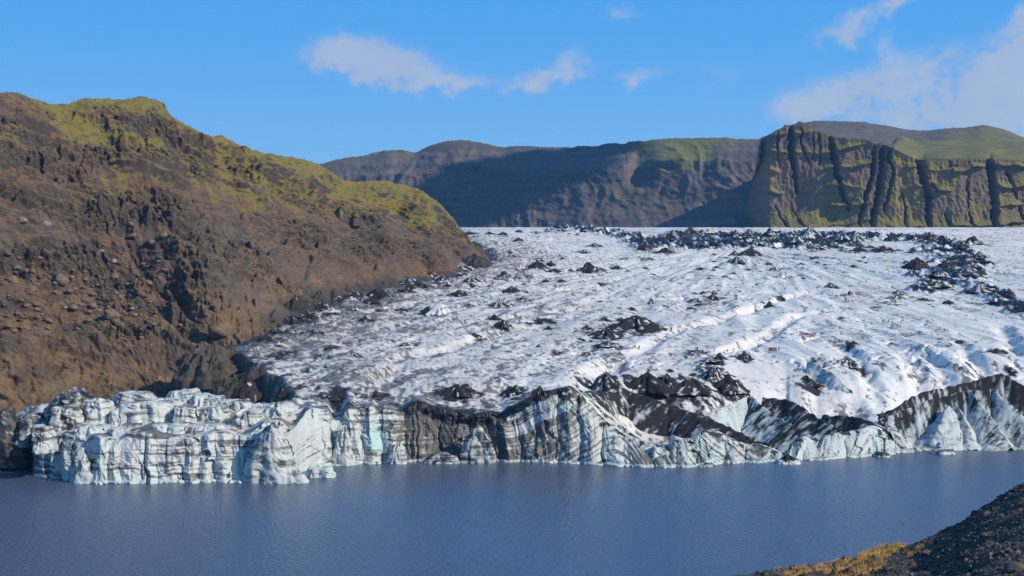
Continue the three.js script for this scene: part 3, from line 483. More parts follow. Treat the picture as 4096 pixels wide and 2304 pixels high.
ridge('ash_ridge', 'black ash ridge in front of and parallel to the highest one', 'ash ridge', [3520, 1680, 506, 3600, 1645, 508, 3700, 1604, 510, 3790, 1578, 512, 3876, 1557, 512, 3960, 1556, 512], [8, 10], [.6, .78], { tilt: -.4, band: .15 });
ridge('ash_ridge', 'ash topped ridge falling right from the parallel ridge to the water', 'ash ridge', [3876, 1560, 511, 3920, 1610, 506, 3965, 1665, 502, 4010, 1735, 497, 4047, 1790, 493], [8, 9], .62, { tilt: -.5, band: .15 });
ridge('ash_ridge', 'streaked ridge leaving the picture at the right above dark cove', 'ash ridge', [3965, 1555, 514, 4040, 1612, 508, 4100, 1668, 503, 4170, 1730, 497], [10, 10], .55, { tilt: -.5, band: .15 });
ridge('tent_ridge', 'sunlit tent shaped ice ridge with blue shaded left side', 'ice ridge', [3800, 1622, 506, 3779, 1640, 503, 3765, 1685, 500, 3738, 1735, 497, 3712, 1790, 493.5, 3704, 1806, 492], [9, 12], [.36, .3], { tilt: .05, band: .12, blunt: true, sharp: .85, fade: .1 });
ridge('tent_ridge', 'narrow ice rib directly right of the sunlit tent ridge', 'ice ridge', [3829, 1618, 506, 3850, 1655, 503, 3868, 1692, 500, 3890, 1745, 497, 3908, 1796, 494], [6, 7], [.35, .42], { tilt: -.4, band: .15, blunt: true, sharp: .9 });
ridge('tent_ridge', 'small dark capped rib left of the sunlit tent ridge', 'ice ridge', [3545, 1690, 503, 3575, 1715, 500, 3605, 1755, 496, 3640, 1795, 492], [6, 5], [.4, .6], { tilt: .3, sharp: .9 });
ridge('debris_ridge', 'bare white ice rib between cones on the lower right glacier', 'ice ridge', [3230, 1440, 570, 3290, 1470, 562, 3340, 1500, 554, 3400, 1560, 545], [6, 6], .12, {});
// the dark ridge of two cones
ridge('ash_ridge', 'black ash ridge sloping right below two streaked cones on lower glacier', 'ash ridge', [3225, 1452, 590, 3262, 1430, 590, 3300, 1445, 584, 3340, 1478, 572, 3380, 1508, 564, 3420, 1532, 556], [6, 8], .9, {});

// ---------------------------------------------------------------- ice blocks
function iceBlock(name, label, category, fx0, fx1, fyTop, fyBase, d, deep, ash, opt = {}) {
  const cx = (fx0 + fx1) / 2, P = pt(cx, fyBase, d), w = (fx1 - fx0) / 2 / FOC * d, h = (fyBase - fyTop) / FOC * d + (opt.sink ?? 1.5);
  const y0 = P.y - (opt.sink ?? 1.5), na = opt.na || 80, nh = opt.nh || 40, off = rnd() * 60, ex = opt.ex || 3.2, lean = opt.lean || 0, tp = opt.top ?? .72;
  const shapeP = (i, j, o) => {
    const a = i / (na - 1) * Math.PI * 2, t = j / (nh - 1);
    // up the side, then over the top
    const side = Math.min(1, t / .72), over = Math.max(0, (t - .72) / .28);
    const c = Math.cos(a), s = Math.sin(a), rr = Math.pow(Math.pow(Math.abs(c), ex) + Math.pow(Math.abs(s), ex), -1 / ex);
    let k = lerp(1, tp, Math.pow(side, 1.7)) * (1 - over * .999) * (1 + .16 * noise(c * 1.6, s * 1.6, off) + .10 * noise(c * 4, s * 4, off + t * 2));
    const facet = 1 - .10 * smooth(.1, .0, Math.abs(noise(c * 2.3 + off, s * 2.3, t * .5)));
    k *= facet;
    let x = w * rr * c * k, z = deep * rr * s * k, y = h * ((opt.dome ? .9 : .95) * Math.pow(side, .95) + .05 * Math.sqrt(over));
    const tx = x / (w || 1);
    y *= 1 + (opt.slant || 0) * tx + .12 * noise(x / 3 + off, z / 3, 1) * side;
    if (opt.peak) y *= lerp(1, 1 - opt.peak * Math.abs(tx - (opt.px || 0)), side);
    x += lean * y + .3 * noise(y / 1.2, c * 3, off) ;
    const fa = facets(a * w / 3.6 + off, y / 8 + .3 * noise(a * 3, y / 2, off), 40), n = 1.0 * fa[0] - .4 * smooth(.08, 0, fa[1]) + .25 * noise(x / 1.2 + off, y / 1.2, z / 1.2) + .4 * noise(x / 3 + off, y / 3, z / 3);
    o[0] = x + c * n; o[1] = y + (over > 0 ? n * .3 : 0); o[2] = -(z + s * n);
  };
  const g = gridGeo(na, nh, shapeP, true, (x, y, z, nx, ny, nz, i, j, o) => {
    const X = x + P.x, Y = y + y0, q = .5 + .5 * fbm(X / 6, Y / 6, off, 3);
    setc(o, lerp(.37, .53, q), lerp(.46, .57, q), lerp(.475, .57, q)); mixc(o, .40, .40, .36, clamp(.12 + ash * .6 + .5 * fbm(X / 4, Y / 4, off + 4, 3)));
    const cc = Y + (opt.tilt || 0) * X + .4 * noise(X / 5, Y / 4, off), lay = noise(cc / .75, X / 16, off) * .8 + noise(cc / .3, X / 8, off + 3) * .5 + .5 * noise(X / 3, Y / 3, z / 3);
    mixc(o, .05, .046, .043, smooth(.1, .6, lay + ash * .9 - .12) * .9);
    const e = ash * 1.3 - .75 + .7 * noise(X / 3.2, Y / 2.6, off + z / 4) + .4 * noise(X / 1, Y / 1, z / 1);
    mixc(o, .015, .0145, .015, smooth(0, .3, e));
    if (opt.foot && Y < .6) mixc(o, .48, .56, .57, .7);
  });
  const m = addMesh(name, g, M.ice); m.position.set(P.x, y0, P.z);
  return tag(m, label, category, opt.group);
}
// the dark blocks at the left end
iceBlock('ice_block', 'big black dirty ice block at the left edge by the hill', 'ice block', -160, 140, 1650, 1842, 447, 9, .85, { peak: .35, px: .25, tilt: .3 });
iceBlock('ice_block', 'grey ash stained ice block just right of the black one', 'ice block', 60, 235, 1652, 1760, 446, 7, .62, { peak: .25, tilt: -.3 });
iceBlock('ice_block', 'tall grey ice dome with a black ash cap on its right', 'ice block', 180, 400, 1552, 1690, 448, 9, .62, { peak: .35, px: .1, tilt: -.4 });
iceBlock('ice_block', 'small grey ice lump at foot of the tall ash capped dome', 'ice block', 205, 345, 1628, 1730, 440, 6, .5, { tilt: .2 });
iceBlock('ice_block', 'low pale ice shelf at the left edge of the lagoon', 'ice block', -60, 135, 1826, 1866, 449, 4, .3, { foot: true });
iceBlock('ice_block', 'grey rounded head of the leftmost ice pillar', 'ice block', 132, 220, 1700, 1790, 419, 5, .32, {});
// second tier above the low cliff
const tier = [
  [330, 450, 1600, 1700, 446, 6, .12, 'white ice block right of the grey dome on upper tier'], [440, 500, 1636, 1692, 444, 4, .05, 'small clean cyan ice block on the upper tier'],
  [478, 700, 1606, 1698, 447, 7, .12, 'widest clean white ice wall of the upper tier'], [690, 800, 1622, 1700, 446, 6, .2, 'leaning cracked ice block beside the widest upper wall'],
  [385, 450, 1602, 1650, 452, 5, .1, 'white rounded ice knob high on upper tier'], [560, 760, 1596, 1640, 458, 7, .3, 'ash dusted ice hump behind the widest upper wall'],
  [670, 800, 1560, 1600, 470, 8, .08, 'smooth white crest of the upper tier against the brown hill'], [760, 900, 1580, 1625, 466, 8, .2, 'dirty white ice crest right of the smooth one'],
  [800, 930, 1622, 1690, 450, 6, .28, 'grey white ice block above the low banded cliff'], [870, 1010, 1600, 1670, 456, 7, .22, 'ice block with black notch left of the fins'],
  [940, 1060, 1640, 1728, 444, 6, .1, 'white ice hump directly left of the tall fin'], [1050, 1180, 1615, 1720, 452, 6, .18, 'wedge of banded ice behind the tall fin'], [470, 620, 1568, 1602, 474, 9, .3, 'dusty low ice swell along the hill foot'],
  [300, 420, 1700, 1752, 428, 5, .1, 'bluish rounded ice swell on first terrace, leftmost'], [430, 560, 1712, 1752, 430, 5, .15, 'rounded ice swell on first terrace behind dark notch'], [600, 760, 1700, 1740, 432, 6, .12, 'broad smooth ice swell in the middle of first terrace'], [770, 900, 1700, 1742, 431, 5, .15, 'white ice swell at the right of first terrace'],
];
for (const [a, b, t, bs, d, deep, ash, label] of tier) iceBlock('ice_block', label, 'ice block', a, b, t, bs, d, deep, ash, { tilt: (rnd() - .5) * .5, na: 90, nh: 46, top: .8, slant: (rnd() - .5) * .3 });
// leaning fin in front of the low cliff and the fins of the cyan cliff
iceBlock('ice_fin', 'curved leaning ice fin with dark bands at front of low cliff', 'ice fin', 285, 440, 1762, 1937, 413, 3.2, .2, { lean: .02, peak: .75, px: -.75, foot: true, top: .6 });
iceBlock('ice_fin', 'rounded banded ice fin with a black tip above the ice foot', 'ice fin', 985, 1196, 1690, 1922, 414, 4.5, .22, { peak: .45, px: 0, foot: true, top: .6 });
iceBlock('ice_fin', 'thin cyan ice fin standing in front of the cyan cliff', 'ice fin', 1330, 1425, 1698, 1862, 454, 3, .12, { peak: .5, px: -.1, foot: true, top: .55 });
iceBlock('ice_fin', 'dirty ice buttress at foot of the hollow wall, left side', 'ice block', 1560, 1625, 1770, 1846, 458, 3, .15, { peak: .4, foot: true });
iceBlock('ice_block', 'pale broken ice heap at the foot of the hollow wall', 'ice block', 1690, 1850, 1808, 1846, 459, 3, .6, { foot: true, peak: .3 });
iceBlock('ice_block', 'knobbly white ice heap by the dark crack of hollow wall', 'ice block', 1840, 1985, 1712, 1846, 459.8, 2.4, .5, { foot: true, peak: .3 });
iceBlock('ice_block', 'rounded shell of ice low on the striped cliff at right', 'ice block', 2380, 2560, 1745, 1864, 461, 5, .18, { peak: .4, px: -.1, foot: true, tilt: -.4 });
iceBlock('ice_block', 'second rounded ice shell at foot of the ash streaked ridge', 'ice block', 2530, 2760, 1775, 1872, 458, 6, .25, { peak: .5, px: -.3, foot: true, tilt: -.4 });
iceBlock('ice_shelf', 'low white ice foot jutting into the water below the fin', 'ice foot', 985, 1245, 1893, 1924, 413, 3, .05, { foot: true, top: .8 });
iceBlock('ice_lump', 'clean white lump at the tip of the ice foot', 'ice foot', 1220, 1340, 1867, 1898, 425, 3, 0, { foot: true, top: .8 });
// floating pieces
const berg = iceBlock('iceberg', 'small iceberg with a black ash cone on top, floating near the front', 'iceberg', 3108, 3196, 1838, 1856, 458, 4, .1, { foot: true, top: .85 });
iceBlock('iceberg', 'small pointed ice shard floating below the tent ridge', 'iceberg', 3733, 3776, 1766, 1808, 489, 2, .35, { foot: true, peak: .8, px: .1, top: .5 });
iceBlock('ice_floe', 'flat white floe with black edge beside the pointed shard', 'ice floe', 3728, 3812, 1800, 1813, 484, 3, .2, { foot: true, top: .9, sink: .6 });
iceBlock('ice_floe', 'flat floe with black ash top under the rounded domes', 'ice floe', 3500, 3560, 1812, 1826, 475, 3, .6, { foot: true, top: .9, sink: .6 });
iceBlock('ice_floe', 'thin grey floe right of the ash capped iceberg', 'ice floe', 3245, 3310, 1828, 1840, 468, 3, .4, { foot: true, top: .9, sink: .6 });
iceBlock('ice_floe', 'dark thin floe at the foot of the long black ridge', 'ice floe', 2790, 2850, 1858, 1866, 450, 3, .8, { foot: true, top: .9, sink: .5 });

// ---------------------------------------------------------------- cones of ash on the glacier
const coneGeo = [];
function coneShape(ash, wild, na = 34, nr = 13) {
  const off = rnd() * 90;
  return gridGeo(na, nr, (i, j, o) => {
    const a = i / (na - 1) * Math.PI * 2, r = j / (nr - 1), c = Math.cos(a), s = Math.sin(a);
    const edge = 1 + .6 * noise(c * 1.3, s * 1.3, off) + .35 * noise(c * 4, s * 4, off);
    const R = r * edge; let h = Math.pow(1 - r, 1.15);
    h += wild * (.34 * noise(c * R * 2.2 + off, s * R * 2.2, 1) + .34 * (ridged(c * R * 2.6 + off, s * R * 2.6, 2, 3) - .5)) * r * (1 - r) * 4;
    h += wild * .35 * Math.max(0, noise(c * R * 1.8 + off, s * R * 1.8, 5)) * (1 - r);
    o[0] = c * R; o[1] = j === nr - 1 ? -.12 : h; o[2] = s * R;
  }, true, (x, y, z, nx, ny, nz, i, j, o) => {
    setc(o, .62, .66, .69); mixc(o, .42, .4, .37, clamp(.3 + .6 * noise(x * 4, y * 4, z * 4)));
    const a = Math.atan2(z, x), r = j / (nr - 1);
    const e = ash * 1.5 - .80 + .75 * noise(Math.cos(a) * 4 + off, Math.sin(a) * 4, r * 1.6) + .5 * noise(x * 6 + off, y * 6, z * 6) - .1 * smooth(.75, 1, r);
    mixc(o, .0135, .0132, .0138, smooth(0, .2, e));
  });
}
for (let k = 0; k < 14; k++) coneGeo.push(coneShape(k < 10 ? .98 - k * .025 : .72 - (k - 10) * .06, .6 + rnd() * .8));
const whiteCone = coneShape(.22, .7), bigCones = [];
/*margin*/function placeCone(geo, fx, fy, w, h, label, group) {
  const d = rayG(fx, fy), W2 = w / 2 / FOC * d, x = PX(fx, d);
  const m = addMesh('ash_cone', geo, M.ash);
  const dd = d + W2 * .35;
  m.position.set(PX(fx, dd), G(PX(fx, dd), dd) - .25 - W2 * .02, -dd);
  m.scale.set(W2 * 1.12, Math.max(.5, h / FOC * d * 1.08), W2 * .95); m.rotation.y = 0;
  return tag(m, label, 'ash cone', group);
}
const zoneOf = (fx, fy) => fx < 2050 ? (fy < 1130 ? ['small black ash cone in broken ice near the glacier bend', 'ash cones near the glacier bend'] : ['black ash mound on the dirty ice beside the brown hill', 'ash mounds on the dirty left ice'])
  : fy < 985 ? (fx < 2560 ? ['tiny black cone along the left skyline of the glacier', 'cones along the left skyline'] : ['jagged black cone in the dark belt on the skyline', 'cones in the dark skyline belt'])
  : fx > 3620 ? ['black ash cone in or beside the dark belt on the right', 'cones of the right dark belt']
  : fx > 3200 ? (fy < 1120 ? ['small black cone on clean ice left of the dark belt', 'cones left of the dark belt'] : ['low black ash mound on the right slope among hikers', 'mounds on the right slope'])
  : fy < 1130 ? (fx < 2620 ? ['small ash cone on ice around the largest black cone', 'cones around the largest black cone'] : ['small black cone scattered on the clean upper middle ice', 'cones on the upper middle ice'])
  : fy < 1260 ? ['small black cone in the middle of clean white ice', 'cones in the middle of the ice'] : ['low black ash mound on the lower ice slope', 'mounds on the lower slope'];
const COUNT = ['first', 'second', 'third', 'fourth', 'fifth', 'sixth', 'seventh', 'eighth', 'ninth', 'tenth', 'eleventh', 'twelfth', 'thirteenth', 'fourteenth', 'fifteenth', 'sixteenth', 'seventeenth', 'eighteenth', 'nineteenth'], TENS = ['', '', 'twent', 'thirt', 'fort', 'fift'];
const ordinal = n => n < 20 ? COUNT[n - 1] : n % 10 ? TENS[Math.floor(n / 10)] + 'y-' + COUNT[n % 10 - 1] : TENS[n / 10] + 'ieth';
let nc = 0; const zones = {};
for (const [fx, fy] of coneSpots) (zones[zoneOf(fx, fy)[1]] ||= []).push(fx);
for (const k in zones) zones[k].sort((a, b) => a - b);
for (const [fx, fy, w, h] of coneSpots) {
  const [label, group] = zoneOf(fx, fy), k = zones[group].indexOf(fx); zones[group][k] = -1;
  placeCone(coneGeo[nc++ % coneGeo.length], fx, fy, w * 1.05, h, label + ', ' + ordinal(k + 1) + ' from left', group);
}
for (const [fx, fy, w, h, ash, label] of big) placeCone(coneShape(ash, .8, 72, 32), fx, fy, w, h, label);
placeCone(whiteCone, 3530, 962, 42, 30, 'clean white ice pyramid in the dark skyline belt'); placeCone(whiteCone, 3500, 964, 30, 20, 'small white ice pyramid left of the larger white one');
{ // ash cap of the floating berg
  const m = new THREE.Mesh(coneShape(1.1, .4, 40, 18), M.ash); m.name = 'ash_cap'; m.position.set(0, 2.7, 0); m.scale.set(3.1, 2.1, 3.0); shade(m); berg.add(m);
}

// ---------------------------------------------------------------- brown hill on the left
const hillCrest = curve([-1200, 470, -900, 450, -300, 385, 0, 368, 62, 366, 120, 385, 208, 412, 262, 413, 290, 404, 318, 396, 350, 391, 461, 397, 520, 394, 588, 392, 625, 402, 650, 420, 676, 461, 720, 490, 763, 515, 800, 529, 827, 536, 890, 548, 925, 563, 954, 576, 1030, 600, 1097, 617, 1180, 632, 1256, 650, 1310, 676, 1340, 700, 1400, 722, 1440, 727, 1490, 724, 1560, 732, 1620, 742, 1670, 758, 1720, 790, 1770, 830, 1813, 872, 1850, 925, 1880, 975, 1920, 1010, 1955, 1030]);
const hillCrestD = curve([-1200, 690, -300, 760, 0, 820, 300, 900, 600, 960, 830, 1010, 1000, 1050, 1320, 1140, 1440, 1180, 1670, 1230, 1813, 1262, 1955, 1262]);
const hillBaseD = curve([-500, 596, 100, 612, 420, 625, 800, 632, 950, 645, 1176, 770, 1350, 866, 1545, 950, 1740, 1020, 1860, 1110, 1965, 1232]);
const hillBaseY = curve([-500, 1705, 100, 1665, 420, 1640, 800, 1600, 950, 1440, 1176, 1268, 1350, 1196, 1545, 1148, 1740, 1120, 1860, 1080, 1965, 1040]);
const cCrest = curve([0, -1100, .2, -150, .4, 330, .6, 800, .8, 1350, .93, 1790, 1, 1955]), cBase = curve([0, -450, .2, 330, .4, 830, .6, 1190, .8, 1560, .93, 1850, 1, 1965]);
const hillSoft = curve([-1200, 470, -300, 395, 0, 378, 300, 405, 460, 432, 700, 500, 900, 565, 1256, 668, 1490, 752, 1680, 800, 1813, 885, 1955, 1030]);
function hillPoint(c, t, o) {
  const cf = cCrest(c), bf = cBase(c), cd = hillCrestD(cf), bd = hillBaseD(bf);
  const Cx = PX(cf, cd), Cy = PY(hillCrest(cf), cd), Bx = PX(bf, bd), By = PY(hillBaseY(bf), bd);
  const tt = Math.min(t, 1), back = Math.max(0, t - 1);
  let x = lerp(Bx, Cx, tt), d = lerp(bd, cd, tt), y = lerp(By, lerp(PY(hillSoft(cf), cd), Cy, smooth(.8, 1, tt)), tt);
  const edge = Math.min(1, (1 - c) * 9);
  // rounded top, steeper middle
  const sz = .25 + .75 * edge;
  y += edge * (8 * Math.sin(Math.PI * tt) * lerp(-.6, .2, smooth(.4, .8, c)));
  const calm = (1 - .72 * smooth(.9, 1, t)) * sz;
  const along = c * 900, up = tt * 210;
  // gullies run straight down the slope; ledges run along it
  const gul = ridged(along / 44 + .7 * noise(up / 45, along / 60, 3), up / 110, 2.2, 3);
  const crag = smooth(-.1, .3, noise(x / 48, y / 26, d / 60 + 3) + .3 * (tt - .4));
  let n = calm * (4.5 * smooth(.0, .4, tt + .4 * (c - .4)) * (gul - .55) + 9 * fbm(x / 75, y / 50, d / 90, 3) + (1.2 + 2.2 * crag) * smooth(.05, .45, tt + .5 * (c - .4)) * (ridged(along / 15 + 1.3 * noise(up / 22, along / 25, 5), up / 40, 6.1, 3) - .5) + (4 + 7 * crag) * fbm(x / 22, (y + .2 * x) / 10, d / 24, 5) + (1.0 + 1.2 * crag) * fbm(x / 4, y / 2.6, d / 4.5, 3));
  const lv = (y + .22 * x) / 15 + 1.5 * noise(x / 60, d / 80, 4) + .6 * noise(x / 18, y / 30, 6), fr = lv - Math.floor(lv), mask = smooth(-.15, .35, noise(x / 55, y / 30, d / 70 + 8)) * (1 - .55 * smooth(.25, .05, tt));
  n += calm * mask * 7.5 * (smooth(0, .8, fr) - smooth(.86, 1, fr)) ;
  { const l2 = (y + .2 * x) / 4.6 + 1.2 * noise(x / 20, d / 24, 14) + .4 * noise(x / 6, y / 9, 6), f2 = l2 - Math.floor(l2); n += calm * smooth(0, .4, noise(x / 26, y / 14, d / 30 + 5)) * 2.4 * (smooth(0, .7, f2) - smooth(.8, 1, f2)); }
  const low = smooth(.5, .2, t) * smooth(.8, .5, c);
  { const w = .8 * noise(x / 9, y / 7, d / 10), fa = facets(along / 12 + w, up / 7 + w, 11), fb = facets(along / 4.6 + w, up / 3.2, 57); n += calm * ((.3 + 1.1 * crag + .3 * low) * 1.5 * fa[0] + (.3 + .8 * crag + .4 * low) * .65 * fb[0] + low * 2.6 * fbm(x / 14, y / 9, d / 14, 4)); }
  // knobs at the skyline
  if (t > .97 && t <= 1.02) y += 1.6 * Math.max(0, noise(x / 9, d / 30, 5)) + .7 * noise(x / 3.5, 2, 1);
  const nx = .30, ny = .50, nz = .81;
  x += n * nx * 1; y += n * ny; d -= n * nz;
  if (back > 0) { d += back * 620; y -= back * back * 420 + back * 30; x -= back * 160; }
  o[0] = x; o[1] = y; o[2] = -d; o.fr = fr;
}
{
  const NU = 760, NV = 420;
  const tOf = j => { const q = j / (NV - 1); return q < .94 ? lerp(-.07, 1, q / .94) : 1 + (q - .94) / .06 * .5; };
  const g = gridGeo(NU, NV, (i, j, o) => hillPoint(Math.pow(i / (NU - 1), .92), tOf(j), o), false, (x, y, z, nx, ny, nz, i, j, o) => {
    const c = Math.pow(i / (NU - 1), .92), t = tOf(j), d = -z;
    // tuff and lava rock: brown, grey and reddish beds
    setc(o, .118, .078, .046);
    const n1 = fbm(x / 70, y / 45, d / 80, 4), n2 = fbm(x / 14, y / 9, d / 14, 4), n3 = noise(x / 2.6, y / 2.2, d / 3);
    mixc(o, .105, .086, .07, smooth(-.05, .3, n1)); mixc(o, .175, .118, .068, smooth(.05, .38, n2 - .25 * n1) * (1 - .5 * t));
    mixc(o, .13, .075, .058, smooth(.22, .4, fbm(x / 40, y / 18, d / 50 + 4, 3)) * smooth(.55, .9, t) * .7);
    const along = c * 900, up = t * 210;
    const low = smooth(.5, .2, t) * smooth(.8, .5, c);
    mixc(o, .055, .05, .046, smooth(.1, .45, noise(along / 9, up / 70, 3) + .5 * n2) * .65 * (1 - .8 * low));
    mixc(o, .165, .12, .075, low * smooth(.1, .35, noise(x / 16, y / 7, d / 20 + 3) + .4 * n2) * .7);
    mixc(o, .06, .053, .045, low * smooth(.15, .4, noise(x / 24, y / 10, d / 24 + 9) + .3 * n3) * .7);                    // dark rubble running down
    mixc(o, .105, .09, .076, smooth(.15, .5, noise(along / 30, up / 120, 8) + .3 * n2) * .6);                   // grey scree
    mixc(o, .20, .145, .09, smooth(.35, .6, n3 * .6 + n2) * smooth(.55, .2, t) * .8);                         // tan stones low down
    mixc(o, .18, .118, .062, smooth(.1, .5, noise(along / 40, up / 40, 1.4)) * smooth(.35, .1, t) * smooth(.8, .35, c) * .6);
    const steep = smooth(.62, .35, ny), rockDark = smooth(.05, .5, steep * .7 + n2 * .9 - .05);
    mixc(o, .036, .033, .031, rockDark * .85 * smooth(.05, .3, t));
    mixc(o, .045, .041, .038, smooth(.18, .42, noise(x / 11, y / 5, d / 13) + .5 * n2) * .8 * smooth(.1, .35, t));
    mixc(o, .07, .064, .06, smooth(.3, .7, n3) * .4);
    { const n4 = noise(x / 1.7, y / 1.2, d / 1.9) + .5 * n3; mixc(o, .20, .16, .115, smooth(.4, .75, n4) * .4); mixc(o, .04, .034, .03, smooth(.35, .7, -n4) * .35); }
    o[3] *= .93; o[5] *= .73; o[4] *= .85;
    // moss and grass: ochre low, green high, on ledges and gentle ground
    const flat = smooth(.42, .78, ny), grow = smooth(.35, .8, t + .18 * (c - .5)) ;
    const zone = .35 * noise(x / 5, y / 3, d / 6) + grow * .75 + 1.1 * fbm(x / 60, y / 30, d / 70 + 2, 3) + .5 * noise(along / 14, up / 45, 6) + .6 * n2 + .55 * flat - 1.06 + .45 * smooth(.86, .97, t) * smooth(.26, .38, c) + .3 * smooth(.5, .75, c) * smooth(.35, .6, t) - .42 * smooth(.36, .2, c) - .2 * smooth(.62, .45, c) * smooth(.9, .7, t);
    const moss = smooth(-.02, .3, zone), lush = clamp(.5 + .9 * fbm(x / 30, y / 20, d / 40, 3) + .5 * (t - .75));
    mixc(o, lerp(.172, .155, lush), lerp(.118, .143, lush), lerp(.016, .020, lush), moss * .9);
    mixc(o, .085, .082, .022, moss * smooth(.1, .4, noise(x / 9, y / 5, d / 10 + 7)) * .6);
    mixc(o, .10, .092, .03, moss * smooth(.1, .5, n3 + n2) * .5);
    // ash and dirty ice at the glacier's edge
    const m = smooth(.10, .0, t + .05 * n2 + .04 * noise(along / 12, 1, 1)) * smooth(.42, .6, c);
    mixc(o, .035, .033, .032, m * .95);
  });
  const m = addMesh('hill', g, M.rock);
  tag(m, 'brown rocky hillside with yellow green moss left of the glacier', 'hill', null, 'structure');
}

// ---------------------------------------------------------------- far mountains
function ridgeOf(t) { return t; }
const farCrest = curve([1000, 690, 1180, 670, 1280, 657, 1350, 637, 1400, 629, 1448, 623, 1500, 615, 1570, 600, 1620, 602, 1655, 610, 1700, 592, 1750, 573, 1800, 563, 1845, 560, 1900, 566, 1960, 578, 2020, 589, 2065, 583, 2200, 588, 2290, 588, 2320, 583, 2385, 585, 2430, 573, 2500, 574, 2515, 567, 2600, 560, 2690, 552, 2800, 551, 2910, 550, 2960, 557, 3020, 556, 3070, 545, 3200, 545, 3400, 560, 3700, 600]);
const farD = curve([1000, 3150, 1280, 3050, 1850, 2960, 2300, 2820, 2700, 2700, 3060, 2600, 3700, 2600]);
function rockBand(o, x, y, d, ny, kBrown, moss) {
  const n1 = fbm(x / 160, y / 60, d / 160, 4), n2 = fbm(x / 36, y / 22, d / 40, 4), n3 = noise(x / 8, y / 6, d / 9), bed = noise(y / 9 + .4 * n2, x / 260, 3.3);
  setc(o, .135, .098, .066); mixc(o, .175, .112, .07, smooth(-.1, .3, n1) * kBrown); mixc(o, .14, .125, .112, smooth(.05, .35, n2)); mixc(o, .07, .06, .055, smooth(.05, .5, bed + n2 * .6) * .6);
  mixc(o, .20, .13, .09, smooth(.25, .5, n1 + n2 * .5) * .5 * kBrown); mixc(o, .06, .055, .05, smooth(.2, .7, n3) * .5);
  const z = moss + .8 * (ny - .5) + .6 * n2 + .5 * n1 + .3 * n3; mixc(o, .165, .15, .02, smooth(.0, .3, z) * .9);
}
{
  const NU = 640, NV = 170, F0 = 1000, F1 = 3500;
  const g = gridGeo(NU, NV, (i, j, o) => {
    const f = lerp(F0, F1, i / (NU - 1)), q = j / (NV - 1), t = q < .9 ? q / .9 : 1, back = q < .9 ? 0 : (q - .9) / .1, D = farD(f);
    const X1 = PX(f, D), Y1 = PY(farCrest(f), D), D0 = D - lerp(300, 420, smooth(1500, 2600, f)), X0 = PX(f, D0);
    const prof = t < .72 ? lerp(0, .66, Math.pow(t / .72, 1.0)) : lerp(.66, 1, (t - .72) / .28);
    const run = t < .45 ? t * .95 : t < .8 ? lerp(.4275, .62, (t - .45) / .35) : lerp(.62, 1, (t - .8) / .2);
    let x = lerp(X0, X1, run), y = lerp(105, Y1, prof), d = lerp(D0, D, run);
    const calm = 1 - .85 * smooth(.88, 1, t);
    const gul = ridged(x / 90 + .4 * noise(y / 70, x / 120, 1), y / 300, 3.3, 3), lv = y / 34 + 1.2 * noise(x / 130, 2, 4) + .4 * noise(x / 40, y / 60, 2), fr = lv - Math.floor(lv);
    let n = calm * (26 * (gul - .55) + 16 * fbm(x / 130, y / 90, 4.4, 3) + 8 * (ridged(x / 40, y / 34, 1.2, 3) - .5) + 2.2 * noise(x / 13, y / 10, 7) + 9 * smooth(-.1, .4, noise(x / 110, y / 60, 5)) * (smooth(0, .7, fr) - smooth(.75, 1, fr)));
    // a recess that stands in the shade of its own spur
    n -= calm * 40 * Math.exp(-(((f - 2560) / 45) ** 2)) * smooth(.55, .75, t) * smooth(1, .8, t);
    d -= n; y += n * .12;
    if (back > 0) { d += back * 300; y -= back * back * 60; }
    if (t > .985) y += 1.6 * noise(x / 14, 3, 3) + 1.0 * noise(x / 5, 3, 8);
    o[0] = x; o[1] = y; o[2] = -d;
  }, false, (x, y, z, nx, ny, nz, i, j, o) => {
    const f = lerp(F0, F1, i / (NU - 1)), t = Math.min(1, (j / (NV - 1)) / .9);
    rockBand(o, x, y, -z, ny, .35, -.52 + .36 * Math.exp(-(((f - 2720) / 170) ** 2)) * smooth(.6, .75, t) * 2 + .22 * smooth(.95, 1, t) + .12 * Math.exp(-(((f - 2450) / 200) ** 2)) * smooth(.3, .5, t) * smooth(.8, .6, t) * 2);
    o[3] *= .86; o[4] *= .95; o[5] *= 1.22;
  });
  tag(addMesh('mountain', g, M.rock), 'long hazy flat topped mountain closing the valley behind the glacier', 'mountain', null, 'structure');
}
{ // little pale summit behind it
  const g = gridGeo(70, 24, (i, j, o) => {
    const f = lerp(1380, 1700, i / 69), q = j / 23, D = 3600 + (q > .7 ? (q - .7) * 600 : 0), c = curve([1380, 640, 1450, 622, 1500, 607, 1540, 600, 1590, 597, 1630, 603, 1660, 612, 1700, 625])(f);
    const y = q < .7 ? lerp(200, PY(c, 3600), q / .7) : PY(c, 3600) - (q - .7) * 150; o[0] = PX(f, D); o[1] = y + 2 * noise(f / 30, q * 5, 3); o[2] = -(D - (1 - Math.min(1, q / .7)) * 150);
  }, false, (x, y, z, nx, ny, nz, i, j, o) => { setc(o, .15, .125, .10); mixc(o, .10, .09, .08, smooth(0, .5, fbm(x / 30, y / 12, z / 30, 3))); });
  tag(addMesh('mountain', g, M.rock), 'small pale brown summit peeping over the left end of the far mountain', 'mountain', null, 'structure');
}
